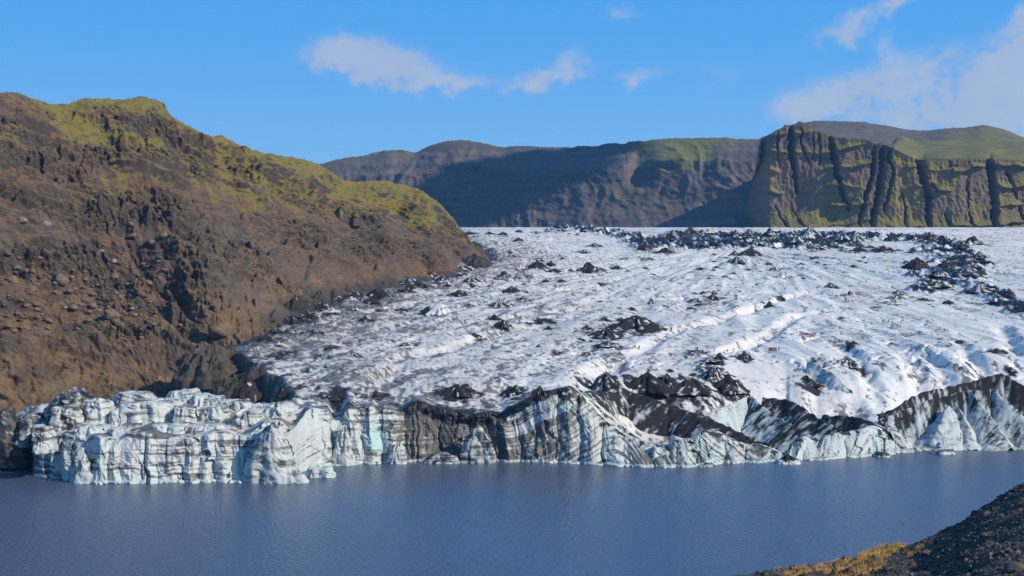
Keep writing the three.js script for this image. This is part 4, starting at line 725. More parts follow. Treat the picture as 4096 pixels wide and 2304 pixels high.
// gullies of the green cliff: fx, fy pairs down each one, width in px, depth in m
const clefts = [
  [[3060, 520, 3062, 600, 3045, 690, 2985, 770, 2925, 850, 2880, 916], 22, 46], [[3166, 515, 3158, 590, 3168, 655, 3176, 700, 3182, 760], 15, 40], [[3206, 520, 3200, 560, 3210, 610, 3235, 650], 5, 14], [[3110, 525, 3106, 600, 3112, 660], 5, 14], [[3250, 535, 3254, 600, 3246, 640], 4, 12], [[3275, 535, 3278, 600, 3276, 660], 5, 16],
  [[3322, 550, 3332, 620, 3340, 690, 3352, 740, 3366, 790, 3385, 830], 15, 42], [[3500, 590, 3494, 650, 3484, 710, 3451, 784, 3433, 849, 3415, 900], 11, 36], [[3540, 575, 3530, 650, 3522, 703, 3500, 790, 3480, 860, 3460, 916], 19, 48], [[3566, 575, 3560, 640, 3572, 690, 3545, 770, 3520, 850], 9, 30],
  [[3668, 600, 3682, 640, 3688, 718, 3708, 790, 3700, 850, 3700, 916], 22, 54], [[3722, 740, 3745, 770], 8, 22], [[3870, 720, 3868, 780, 3862, 830], 6, 20], [[3960, 636, 3966, 680, 3972, 757, 3968, 830, 3954, 916], 21, 54], [[3800, 640, 3806, 680], 5, 16], [[4030, 690, 4044, 720, 4060, 790], 9, 22],
  [[3190, 916, 3180, 880, 3165, 840], 6, 12], [[3130, 916, 3112, 870, 3095, 830], 7, 12], [[3600, 916, 3612, 840, 3600, 780], 7, 18], [[3780, 916, 3770, 860], 9, 18], [[3870, 916, 3866, 860], 8, 16], [[4090, 916, 4070, 830], 9, 18],
];
function cleftAt(f, fy) {
  let s = 0;
  for (const [p, w, dep] of clefts) {
    for (let i = 0; i + 3 < p.length; i += 2) {
      const ax = p[i], ay = p[i + 1], bx = p[i + 2] - ax, by = p[i + 3] - ay, t = clamp(((f - ax) * bx + (fy - ay) * by) / (bx * bx + by * by)), q = Math.hypot(f - ax - bx * t, (fy - ay - by * t) * .5);
      const sf = (i / 2 + t) / (p.length / 2 - 1), ww = w * (1.15 - .55 * sf + .45 * noise(fy / 20, w, 4)) * smooth(-.12, .12, sf); if (q < ww) { const k = 1 - q / ww, e = dep * Math.pow(smooth(0, .9, k), .8); if (e > s) s = e; }
    }
  }
  return s;
}
const cliffTop = curve([2860, 940, 2920, 905, 2965, 860, 3000, 770, 3018, 690, 3032, 600, 3042, 565, 3075, 540, 3100, 522, 3130, 512, 3140, 499, 3165, 500, 3180, 494, 3200, 485, 3212, 489, 3260, 512, 3310, 535, 3340, 546, 3400, 552, 3450, 556, 3500, 568, 3560, 582, 3620, 615, 3708, 636, 3800, 634, 3946, 632, 4096, 640, 4300, 650]);
{
  const NU = 520, NV = 250, F0 = 2860, F1 = 4260, D = f => lerp(2230, 2120, smooth(2900, 4000, f)) + 190 * smooth(3080, 2900, f);
  const g = gridGeo(NU, NV, (i, j, o) => {
    const f = lerp(F0, F1, i / (NU - 1)), q = j / (NV - 1), t = Math.min(1, q / .86), back = Math.max(0, (q - .86) / .14);
    const d0 = D(f), top = PY(cliffTop(f), d0), y0 = 96;
    let y = lerp(y0, top, t), d = d0 - lerp(75, 0, smooth(0, .42, t)) - lerp(28, 0, t);
    const fy = 1152 - (y - EYE) / d0 * FOC, x0 = PX(f, d0), calm = 1 - .7 * smooth(.93, 1, t);
    const lv = y / 30 + .5 * noise(x0 / 120, 2, 4) + .25 * noise(x0 / 30, y / 60, 2), fr = lv - Math.floor(lv);
    let n = 16 * fbm(x0 / 70, y / 80, 1.4, 5) + 5 * (ridged(x0 / 26, y / 140, 3.1, 3) - .5) * smooth(.1, .4, t) + 3.2 * (ridged(x0 / 9, y / 30, 5.1, 2) - .5) + 1.2 * noise(x0 / 5, y / 5, 2);
    n += 11 * (fr < .25 ? lerp(1, 0, fr / .25) : 0) * smooth(-.2, .3, noise(x0 / 60, y / 40, 8));
    n -= cleftAt(f + 5 * noise(fy / 22, f / 60, 3) + 2 * noise(fy / 7, f / 30, 3), fy);
    d -= n * calm * lerp(.6, 1, smooth(2960, 3080, f));
    if (back > 0) { // mossy plateau rising behind the brink
      const rise = smooth(3480, 3620, f); d = d0 - n * calm * (1 - Math.min(1, back * 3)) + back * lerp(160, 330, rise); y = top + rise * back * 62 - (1 - rise) * back * 40 + 3 * noise(x0 / 40, back * 4, 3);
    } else if (t > .985) y += 2.2 * noise(x0 / 12, 3, 3) + 1.2 * noise(x0 / 4, 1, 3);
    o[0] = PX(f, d0) * (back > 0 ? d / d0 : 1); o[1] = y; o[2] = -d;
  }, false, (x, y, z, nx, ny, nz, i, j, o) => {
    const f = lerp(F0, F1, i / (NU - 1)), q = j / (NV - 1), t = Math.min(1, q / .86), back = q > .86;
    const fy = 1152 - (y - EYE) / -z * FOC;
    rockBand(o, x, y, -z, ny, 1, .06 + .2 * smooth(3000, 3700, f) - .35 * smooth(.38, .12, t) + .1 * noise(x / 70, y / 40, 3));
    if (back || t > .985) { const k = smooth(-.25, .2, fbm(x / 60, y / 30, z / 60, 3) + .3 * smooth(3450, 3600, f)); mixc(o, lerp(.10, .155, smooth(-.3, .3, fbm(x / 25, y / 15, z / 25 + 4, 3))), lerp(.10, .15, smooth(-.3, .3, fbm(x / 25, y / 15, z / 25 + 4, 3))), .03, .92 * k); }
    if (t > .93 && f > 3190 && f < 3330) mixc(o, .13, .125, .04, smooth(.93, .97, t) * .8);
    if (f > 3125 && f < 3190 && t > .95) mixc(o, .13, .085, .06, .8);
  });
  tag(addMesh('basalt_cliff', g, M.rock), 'steep mossy basalt cliff with deep shadowed gullies at the right', 'cliff', null, 'structure');
}
{
  const cr = curve([3150, 520, 3200, 500, 3235, 487, 3270, 482, 3340, 483, 3400, 485, 3450, 487, 3500, 496, 3550, 503, 3640, 518, 3700, 521, 3760, 515, 3800, 511, 3850, 510, 3890, 506, 3925, 500, 3980, 508, 4050, 530, 4080, 543, 4100, 549, 4200, 560, 4400, 600]);
  const g = gridGeo(330, 80, (i, j, o) => {
    const f = lerp(3100, 4350, i / 329), q = j / 79, t = Math.min(1, q / .85), back = Math.max(0, (q - .85) / .15), D1 = 2850, D0 = 2420, d = lerp(D0, D1, Math.pow(t, .9)) + back * 250;
    let y = lerp(255, PY(cr(f), D1), t) - back * back * 60; const x = PX(f, d);
    y += (1 - .8 * smooth(.85, 1, t)) * (7 * fbm(x / 90, d / 90, 3, 4) + 3 * (ridged(x / 40, d / 50, 2, 2) - .5)) + (t > .97 ? 1.2 * noise(x / 10, 2, 2) : 0);
    o[0] = x; o[1] = y; o[2] = -d;
  }, false, (x, y, z, nx, ny, nz, i, j, o) => {
    const f = lerp(3100, 4350, i / 329); const n = fbm(x / 60, y / 20, z / 80, 4), n2 = fbm(x / 16, y / 8, z / 20, 3);
    setc(o, .095, .085, .08); mixc(o, .065, .06, .06, smooth(0, .4, n2)); mixc(o, .12, .105, .095, smooth(.1, .4, n));
    const gz = smooth(3600, 3850, f) * .5 + n * .9 + n2 * .5 - .3; mixc(o, .12, .125, .03, smooth(0, .25, gz) * .85);
  });
  tag(addMesh('mountain', g, M.rock), 'dark rounded plateau hill rising behind the mossy cliff', 'mountain', null, 'structure');
}

// a cloud outside the picture, towards the sun, whose shadow lies on the far mountain
{
  const geos = [], target = pt(1950, 760, 2760), c = target.clone().addScaledVector(SUN, 2400 / SUN.y * .5);
  const right = new THREE.Vector3(SUN.z, 0, -SUN.x).normalize(), up2 = new THREE.Vector3().crossVectors(SUN, right).normalize(); if (up2.y < 0) up2.negate();
  for (let k = 0; k < 150; k++) {
    const a = rnd() * 6.283, r = Math.sqrt(rnd()) * (.55 + .45 * rnd()); const s = lerp(46, 16, r) * (.7 + .6 * rnd());
    const g = new THREE.IcosahedronGeometry(s, 2), pa = g.attributes.position;
    for (let i = 0; i < pa.count; i++) { const x = pa.getX(i), y = pa.getY(i), z = pa.getZ(i), q = 1 + .35 * noise(x / s * 1.5 + k, y / s * 1.5, z / s * 1.5); pa.setXYZ(i, x * q, y * q, z * q); }
    const L = r * Math.cos(a) * 175, U = r * Math.sin(a) * 105; const p = new THREE.Vector3().addScaledVector(right, L).addScaledVector(up2, U).addScaledVector(SUN, (rnd() - .5) * 90);
    g.translate(p.x, p.y, p.z); geos.push(g);
  }
  const g = mergeGeometries(geos); g.computeVertexNormals();
  const m = addMesh('cloud', g, new THREE.MeshStandardMaterial({ color: new THREE.Color(.85, .86, .88), roughness: 1 })); m.position.copy(c);
  tag(m, 'puffy white cloud drifting over the right of the valley', 'cloud', null, 'stuff');
}

// ---------------------------------------------------------------- dark debris at the foot of the hill
function mound(name, label, category, fx, fy, w, h, d, col, opt = {}) {
  const off = rnd() * 70, na = opt.na || 90, nr = opt.nr || 40, R = w / 2 / FOC * d, Hh = h / FOC * d, dp = R * (opt.deep || .8);
  const g = gridGeo(na, nr, (i, j, o) => {
    const a = i / (na - 1) * Math.PI * 2, r = j / (nr - 1), c = Math.cos(a), s = Math.sin(a), e = 1 + .3 * noise(c * 1.4, s * 1.4, off) + .12 * noise(c * 4, s * 4, off);
    const x = c * r * e * R, z = s * r * e * dp; let y = Hh * Math.pow(1 - r, opt.p || .9) * (1 + (opt.slant || 0) * c * r);
    y += (Hh * .75 * (ridged(x / R * 1.8 + off, z / R * 1.8, 2, 4) - .5) + Hh * .22 * (ridged(x / R * 6 + off, z / R * 6, 3, 2) - .5)) * Math.min(1, (1 - r) * 4) + .3 * noise(x / 1.5, z / 1.5, off);
    o[0] = x; o[1] = r > .98 ? -2.5 : y; o[2] = z;
  }, true, (x, y, z, nx, ny, nz, i, j, o) => {
    setc(o, ...col); mixc(o, col[0] * .5, col[1] * .5, col[2] * .5, smooth(0, .5, fbm(x / 4, y / 4, z / 4 + off, 3))); mixc(o, col[0] * 1.7, col[1] * 1.6, col[2] * 1.5, smooth(.25, .6, noise(x / 1.5, y / 1.2, z / 1.5)) * .5);
    if (opt.ice) mixc(o, .6, .66, .7, smooth(.5, .6, fbm(x / 5 + off, y / 3, z / 5, 2) + opt.ice));
  });
  const m = addMesh(name, g, M.ash); const P = pt(fx, fy, d + dp * .3); m.position.set(P.x, P.y, P.z);
  return tag(m, label, category);
}
mound('debris_mound', 'dark brown debris mound at hill foot left of the glacier', 'debris mound', 860, 1520, 360, 130, 592, [.07, .056, .043], { deep: 1.1, na: 150, nr: 64 });
mound('debris_mound', 'large dark debris mound in front of the dirty ice margin', 'debris mound', 1030, 1590, 420, 118, 548, [.05, .041, .033], { deep: .9, na: 150, nr: 64 });
mound('debris_mound', 'grey brown debris heap above the two dark mounds', 'debris mound', 820, 1440, 200, 60, 625, [.075, .062, .05], {});
mound('debris_mound', 'black ash heap with one white ice patch on the dark debris', 'debris mound', 985, 1585, 120, 80, 522, [.022, .02, .02], { ice: .15, p: 1.1 });
mound('debris_mound', 'black ash bank over the teal pool', 'debris mound', 1010, 1388, 120, 34, 655, [.024, .022, .022], { ice: .1 });
mound('debris_mound', 'black icy bank low on the hill with white streaks', 'debris mound', 800, 1290, 120, 70, 720, [.03, .028, .027], { ice: .18, deep: .6 });
mound('debris_mound', 'dark ash bank on the hill foot beside the ice margin', 'debris mound', 1190, 1232, 120, 50, 790, [.035, .032, .03], { ice: .12, deep: .6 });
mound('debris_mound', 'black rubble tongue where the hill meets the ice at the bend', 'debris mound', 1900, 1060, 130, 40, 1130, [.04, .036, .033], { ice: .14 });
{
  const sh = new THREE.Shape(); sh.absellipse(0, 0, 1.5, .8, 0, Math.PI * 2); const g = new THREE.ExtrudeGeometry(sh, { depth: .1, bevelEnabled: false, curveSegments: 20 }); g.rotateX(-Math.PI / 2 + .45);
  const m = addMesh('meltwater_pool', g, new THREE.MeshPhysicalMaterial({ color: new THREE.Color(.015, .16, .18), roughness: .25 })); m.position.copy(pt(963, 1388, 634)); tag(m, 'tiny teal meltwater pool at the foot of the brown hill', 'pool');
}

// ---------------------------------------------------------------- boulders
const stoneGeo = [];
for (let k = 0; k < 12; k++) {
  const g0 = new THREE.IcosahedronGeometry(1, k < 6 ? 4 : 2); g0.deleteAttribute('normal'); g0.deleteAttribute('uv'); const g = mergeVertices(g0, 1e-4), p = g.attributes.position, off = k * 7.3, col = new Float32Array(p.count * 3);
  const planes = []; for (let i = 0; i < 9; i++) { const v = new THREE.Vector3(rnd() - .5, rnd() - .5, rnd() - .5).normalize(); planes.push([v, .62 + rnd() * .3]); }
  for (let i = 0; i < p.count; i++) {
    const v = new THREE.Vector3().fromBufferAttribute(p, i); let s = 1 + .25 * noise(v.x * 1.2 + off, v.y * 1.2, v.z * 1.2);
    for (const [n, h] of planes) { const q = v.dot(n) * s; if (q > h) s *= h / q * .96 + .04; }
    s *= 1 + .07 * noise(v.x * 4 + off, v.y * 4, v.z * 4); v.multiplyScalar(s); p.setXYZ(i, v.x, v.y * .78, v.z);
    const t = .8 + .45 * noise(v.x * 3 + off, v.y * 3, v.z * 3) + .25 * noise(v.x * 9, v.y * 9, v.z * 9 + off); col[3 * i] = t; col[3 * i + 1] = t; col[3 * i + 2] = t;
  }
  g.setAttribute('color', new THREE.BufferAttribute(col, 3)); g.computeVertexNormals(); stoneGeo.push(g);
}
const stoneMats = {};
function stoneMat(r, g, b) { const k = [r, g, b].join(); return stoneMats[k] ||= vc(.92, { color: new THREE.Color(r, g, b) }); }
function stone(name, label, category, p, sx, sy, sz, turn, mat, k, group) {
  const m = addMesh(name, stoneGeo[k % stoneGeo.length], mat); m.position.copy(p); m.scale.set(sx, sy, sz); m.rotation.set((rnd() - .5) * .5, turn, (rnd() - .5) * .5); return tag(m, label, category, group);
}
{ // on the hill: find the slope under a pixel by searching the hill's own grid
  const o = [0, 0, 0, 0, 0, 0];
  const pts = []; for (let i = 0; i <= 260; i++) for (let j = 0; j <= 150; j++) { hillPoint(i / 260, j / 150, o); pts.push([2048 + FOC * o[0] / -o[2], 1152 + FOC * (EYE - o[1]) / -o[2], o[0], o[1], o[2]]); }
  const find = (fx, fy) => { let b = null, q = 1e9; for (const p of pts) { const e = (p[0] - fx) ** 2 + (p[1] - fy) ** 2 - p[4] * -.0; if (e < q) { q = e; b = p; } } return new THREE.Vector3(b[2], b[3], b[4]); };
  const tan = stoneMat(.20, .145, .09), pale = stoneMat(.27, .235, .2), grey = stoneMat(.10, .085, .07), red = stoneMat(.2, .11, .07);
  const list = [ // fx, fy, px width, material, label
    [48, 1128, 56, tan, 'large tan rock block at the left edge of the hill'], [245, 1130, 62, tan, 'large pale tan block high in the boulder field'], [120, 1165, 44, tan, 'tan block between the two large tan ones'], [148, 1140, 30, tan, 'small tan block beside the large pale block'], [285, 1170, 40, tan, 'tan block under the large pale block'],
    [375, 1230, 34, tan, 'upright tan boulder above the dark rock swell'], [300, 1240, 46, tan, 'flat topped tan boulder left of the upright one'], [195, 1290, 42, tan, 'light tan boulder low in the boulder field'], [150, 1265, 26, red, 'reddish boulder low in the boulder field'], [35, 1315, 36, tan, 'rounded tan boulder low at the left edge'], [310, 1315, 22, tan, 'lone tan boulder on the dark swell'],
    [870, 1340, 84, stoneMat(.16, .115, .075), 'biggest brown boulder at the hill foot near teal pool'], [610, 1300, 26, tan, 'small tan boulder below the dark gully'], [580, 1285, 30, tan, 'rounded tan boulder beside the small one below the gully'], [990, 1005, 30, red, 'orange boulder on the scree in mid hill'], [440, 1265, 70, stoneMat(.19, .14, .09), 'smooth tan outcrop on top of the dark swell'], [720, 1310, 24, red, 'orange boulder near hill foot'], [460, 1050, 34, pale, 'pale grey boulder in the slide channel'], [405, 1022, 40, pale, 'pale grey boulder heap at head of the slide channel'], [460, 1110, 40, red, 'reddish outcrop boulder in the slide channel'], [475, 1190, 30, tan, 'tan boulder at the foot of the slide channel'], [520, 950, 46, stoneMat(.18, .12, .08), 'brown ledge boulder under a dark overhang'], [600, 975, 36, stoneMat(.17, .12, .08), 'brown boulder right of the ledge boulder'],
    [655, 945, 40, tan, 'tan ledge block at mid hill'], [520, 905, 26, pale, 'pale block on the upper ledge of mid hill'], [190, 895, 40, pale, 'pale block under the upper cliff at left'], [85, 890, 42, stoneMat(.24, .18, .11), 'bright tan cliff block high at left'],
  ];
  let k = 0; for (const [fx, fy, w, mat, label] of list) { const p = find(fx, fy), s = w / 2 / FOC * -p.z; stone('boulder', label, 'boulder', p.add(new THREE.Vector3(.1 * s, .2 * s, .3 * s)), s * 1.05, s * (.75 + rnd() * .35), s, rnd() * 6, mat, k++); }
  const small = []; for (let i = 0; i < 260; i++) { const fx = 5 + rnd() * 660, fy = 1000 + Math.pow(rnd(), .8) * 330 + fx * .05; small.push([fx, fy]); }
  for (const [fx, fy] of small) { const p = find(fx, fy), s = (3 + Math.pow(rnd(), 2.4) * 13) / FOC * -p.z; stone('boulder', 'small stone scattered over the lower left hillside', 'boulder', p.add(new THREE.Vector3(0, .2 * s, .25 * s)), s, s * .8, s, rnd() * 6, [tan, grey, pale, tan, grey, red][Math.floor(rnd() * 6)], 6 + k++ % 6, 'stones on the lower left hillside'); }
}

// ---------------------------------------------------------------- gravel slope in the lower right corner
const fgTop = curve([2700, 2345, 2956, 2302, 3109, 2280, 3200, 2268, 3295, 2256, 3355, 2246, 3471, 2215, 3560, 2190, 3634, 2180, 3670, 2172, 3720, 2150, 3795, 2111, 3879, 2066, 3962, 2010, 4035, 1966, 4096, 1930, 4200, 1872, 4350, 1830, 4600, 1800]);
const fgD = curve([2700, 72, 3109, 69, 3640, 66.5, 4096, 73, 4600, 76]);
function fgPoint(f, t, o) { // t 0 at the skyline, 1 below the frame, negative behind
  const D = fgD(f), d = lerp(D, lerp(50, 33, smooth(2900, 4100, f)), Math.max(0, t)), X0 = PX(f, D), Y0 = PY(fgTop(f), D), fyB = lerp(2440, 2480, smooth(2900, 4200, f));
  let x, y, dd = d;
  if (t >= 0) { x = PX(f, d); y = lerp(Y0, PY(fyB, lerp(50, 33, smooth(2900, 4100, f))), t); y += 1.1 * Math.sin(Math.PI * Math.min(1, t)) * smooth(3700, 4000, f) * .3; }
  else { dd = D - t * 60; x = PX(f, dd); y = Y0 + t * 52; }
  const bump = .22 * noise(x / 1.6, dd / 1.6, 3) + .10 * noise(x / .5, dd / .5, 7) + .035 * noise(x / .14, dd / .14, 2);
  y += bump * (t < .02 && t > -.02 ? .5 : 1);
  o[0] = x; o[1] = y; o[2] = -dd;
}
{
  const NU = 360, NV = 190;
  const tOf = j => { const q = j / (NV - 1); return q < .12 ? -(1 - q / .12) : Math.pow((q - .12) / .88, 1.25); };
  const g = gridGeo(NU, NV, (i, j, o) => fgPoint(lerp(2700, 4600, i / (NU - 1)), tOf(j), o), true, (x, y, z, nx, ny, nz, i, j, o) => {
    const f = lerp(2700, 4600, i / (NU - 1)); setc(o, .050, .045, .040); mixc(o, .028, .026, .025, smooth(0, .5, noise(x / .7, z / .7, 3))); mixc(o, .085, .072, .058, smooth(.2, .6, noise(x / .22, z / .22, 6)) * .6);
    mixc(o, .12, .09, .045, smooth(3650, 3500, f) * smooth(-.2, .4, noise(x / 1.4, z / 1.4, 4)) * .6);
  });
  tag(addMesh('gravel_slope', g, M.rock), 'dark gravel moraine slope in the lower right corner', 'slope', null, 'structure');
  const o = [0, 0, 0, 0, 0, 0];
  const at = (f, t) => { fgPoint(f, t, o); return new THREE.Vector3(o[0], o[1], o[2]); };
  // where does a pixel lie on the slope
  const hit = (fx, fy) => { let b = 0, q = 1e9; for (let k = 0; k <= 200; k++) { const t = k / 200; fgPoint(fx, t, o); const e = Math.abs(1152 + FOC * (EYE - o[1]) / -o[2] - fy); if (e < q) { q = e; b = t; } } return at(fx, b); };
  const dark = stoneMat(.055, .05, .046), mid = stoneMat(.10, .09, .08), brown = stoneMat(.11, .082, .06), light = stoneMat(.19, .18, .175), tan = stoneMat(.2, .16, .1), black = stoneMat(.035, .033, .032);
  const rocks = [
    [4006, 2072, 44, light, 'light grey angular rock on the dark slope'], [3945, 2062, 46, mid, 'dark grey rock beside the light angular one'], [4085, 2016, 56, brown, 'pitted brown boulder at the right edge of the slope'], [3840, 2118, 40, mid, 'leaning grey slab rock midway down the skyline'], [3705, 2218, 52, mid, 'large grey boulder at the foot of the slope'], [3752, 2238, 34, mid, 'flat grey stone right of the large grey boulder'], [3686, 2186, 24, mid, 'grey stone on the skyline near dry grass'], [3670, 2178, 26, black, 'black stone on the skyline beside dry grass'],
    [4060, 2290, 110, mid, 'huge grey boulder cut by the lower right corner'], [4080, 2248, 30, brown, 'brown knob stone above the huge corner boulder'], [4004, 2280, 34, brown, 'reddish brown stone left of the huge corner boulder'], [3270, 2298, 66, mid, 'rounded grey boulder in the dry grass at bottom'], [3405, 2292, 56, brown, 'dark brown boulder in the dry grass at bottom'], [3180, 2262, 44, mid, 'flat grey boulder on the grassy bank'], [3190, 2257, 18, dark, 'dark pebble resting on the flat grey boulder'], [3231, 2262, 26, dark, 'dark stone right of the flat boulder on the bank'], [3378, 2234, 44, mid, 'grey boulder on grassy skyline left of tall grass'], [3390, 2266, 34, dark, 'dark boulder in grass below the grassy skyline'], [3422, 2252, 28, brown, 'brown stone in the middle of the dry grass'], [3328, 2278, 26, mid, 'grey stone half hidden in dry grass'],
    [3515, 2210, 30, brown, 'brown boulder behind the green grass tuft'], [3520, 2274, 54, mid, 'grey sloping boulder at the edge of grass'], [3550, 2240, 36, dark, 'dark boulder between grass and gravel'], [3035, 2294, 26, brown, 'brown stone at the left end of the bank'], [3120, 2284, 30, dark, 'dark low rock on the bank skyline'], [3060, 2300, 34, brown, 'ochre stone at bottom left of the bank'], [4030, 2198, 26, mid, 'grey stone right of slope middle'], [3880, 2270, 26, mid, 'grey block near bottom of the slope'], [3850, 2160, 22, mid, 'small grey stone below the leaning slab'], [3930, 2200, 22, tan, 'tan stone in the middle of the gravel'], [4056, 2140, 12, tan, 'small yellow tan stone high on the gravel'], [3760, 2190, 22, mid, 'grey stone above the flat stone'],
  ];
  let k = 0; for (const [fx, fy, w, mat, label] of rocks) { const p = hit(fx, fy), s = w / 2 / FOC * -p.z; stone('rock', label, 'rock', p.add(new THREE.Vector3(0, s * .1, s * .2)), s * 1.1, s * (.8 + rnd() * .3), s, rnd() * 6, mat, k++); }
  const mats = [dark, mid, brown, mid, black, dark, mid, brown, tan, light];
  for (let i = 0; i < 250; i++) {
    const f = 3480 + Math.pow(rnd(), .8) * 640, t = Math.pow(rnd(), 1.3) * .95, p = at(f, t), s = .05 + Math.pow(rnd(), 2.5) * .16;
    stone('rock', 'loose stone lying in the dark gravel of the slope', 'rock', p, s * 1.1, s * .85, s, rnd() * 6, mats[Math.floor(rnd() * (rnd() < .12 ? 10 : 8))], 6 + k++ % 6, 'loose stones in the gravel');
  }
  const gi = new THREE.InstancedMesh(stoneGeo[9], vc(.95), 9000), mt = new THREE.Matrix4(), q = new THREE.Quaternion(), e = new THREE.Euler(), cc = new THREE.Color();
  for (let i = 0; i < 9000; i++) {
    const f = 3050 + Math.pow(rnd(), .6) * 1100, t = -.03 + Math.pow(rnd(), 1.4) * 1.0, p = at(f, t), s = .022 + Math.pow(rnd(), 3) * .075; e.set(rnd() * 6, rnd() * 6, rnd() * 6); q.setFromEuler(e);
    mt.compose(p, q, new THREE.Vector3(s * (.8 + rnd() * .6), s * (.6 + rnd() * .5), s)); gi.setMatrixAt(i, mt); const v = .03 + Math.pow(rnd(), 3) * .16; cc.setRGB(v * 1.06, v * .97, v * .88); gi.setColorAt(i, cc);
  }
  gi.name = 'gravel'; gi.castShadow = gi.receiveShadow = true; scene.add(gi); tag(gi, 'loose black and grey gravel covering the moraine slope', 'gravel', null, 'stuff');
  // dry grass
  const bg = new THREE.BufferGeometry(), bp = [], bi = []; for (let i = 0; i < 5; i++) { const y = i / 4, w = .5 * (1 - y * .9), bend = y * y * .35; bp.push(-w, y, bend, w, y, bend); if (i < 4) { const a = 2 * i; bi.push(a, a + 1, a + 2, a + 1, a + 3, a + 2); } }
  bg.setAttribute('position', new THREE.Float32BufferAttribute(bp, 3)); bg.setIndex(bi); bg.computeVertexNormals();
  const NB = 15000, grass = new THREE.InstancedMesh(bg, new THREE.MeshStandardMaterial({ color: 0xffffff, roughness: .9, side: THREE.DoubleSide }), NB); let n = 0;
  const tufts = []; for (let i = 0; i < 260; i++) { const f = 3085 + Math.pow(rnd(), .75) * 530; tufts.push([f, Math.max(0, (rnd() - .06)) * smooth(3640, 3480, f) * .55, .5 + rnd() * .5]); }
  for (let i = 0; i < 26; i++) tufts.push([3440 + rnd() * 170, rnd() * .1, 1.2]); for (let i = 0; i < 12; i++) tufts.push([3630 + rnd() * 60, .15 + rnd() * .1, .7]);
  while (n < NB) {
    const T = tufts[Math.floor(rnd() * tufts.length)], f = T[0] + (rnd() - .5) * 22, t = Math.max(0, T[1] + (rnd() - .5) * .04), p = at(f, t), h = (.10 + .17 * rnd()) * T[2]; e.set((rnd() - .5) * .9, rnd() * 6.28, (rnd() - .5) * .9); q.setFromEuler(e);
    mt.compose(p, q, new THREE.Vector3(.009 + .006 * rnd(), h, h * .9)); grass.setMatrixAt(n, mt); const green = rnd() < .02 + .6 * Math.exp(-(((f - 3568) / 34) ** 2)), v = .75 + rnd() * .5; cc.setRGB((green ? .22 : .66) * v, (green ? .25 : .385) * v, (green ? .05 : .105) * v); grass.setColorAt(n++, cc);
  }
  grass.name = 'grass'; grass.castShadow = grass.receiveShadow = true; scene.add(grass); tag(grass, 'dry golden grass on the bank at the bottom of the picture', 'grass', null, 'stuff');
}

// ---------------------------------------------------------------- people
function blob(caps, res = 22, span = 1.0, cy = .9) { // caps: [ax,ay,az,ra, bx,by,bz,rb]; joined by a smooth minimum
  const mc = new MarchingCubes(res, new THREE.MeshStandardMaterial(), false, false, 40000); mc.isolation = 0;
  for (let k = 0; k < res; k++) for (let j = 0; j < res; j++) for (let i = 0; i < res; i++) {
    const x = (i / res * 2 - 1) * span, y = (j / res * 2 - 1) * span + cy, z = (k / res * 2 - 1) * span; let s = 0;
    for (const c of caps) { const bx = c[4] - c[0], by = c[5] - c[1], bz = c[6] - c[2], l = bx * bx + by * by + bz * bz || 1e-9, t = clamp(((x - c[0]) * bx + (y - c[1]) * by + (z - c[2]) * bz) / l); s += Math.exp(-26 * (Math.hypot(x - c[0] - bx * t, y - c[1] - by * t, z - c[2] - bz * t) - lerp(c[3], c[7], t))); }
    mc.field[k * res * res + j * res + i] = s > 1e-12 ? Math.log(s) / 26 : -1;
  }
  mc.update(); const n = mc.count, g = new THREE.BufferGeometry(), p = new Float32Array(n * 3);
  for (let i = 0; i < n; i++) { p[3 * i] = mc.positionArray[3 * i] * span; p[3 * i + 1] = mc.positionArray[3 * i + 1] * span + cy; p[3 * i + 2] = mc.positionArray[3 * i + 2] * span; }
  g.setAttribute('position', new THREE.BufferAttribute(p, 3)); const w = mergeVertices(g, 1e-4); w.computeVertexNormals(); return w;
}
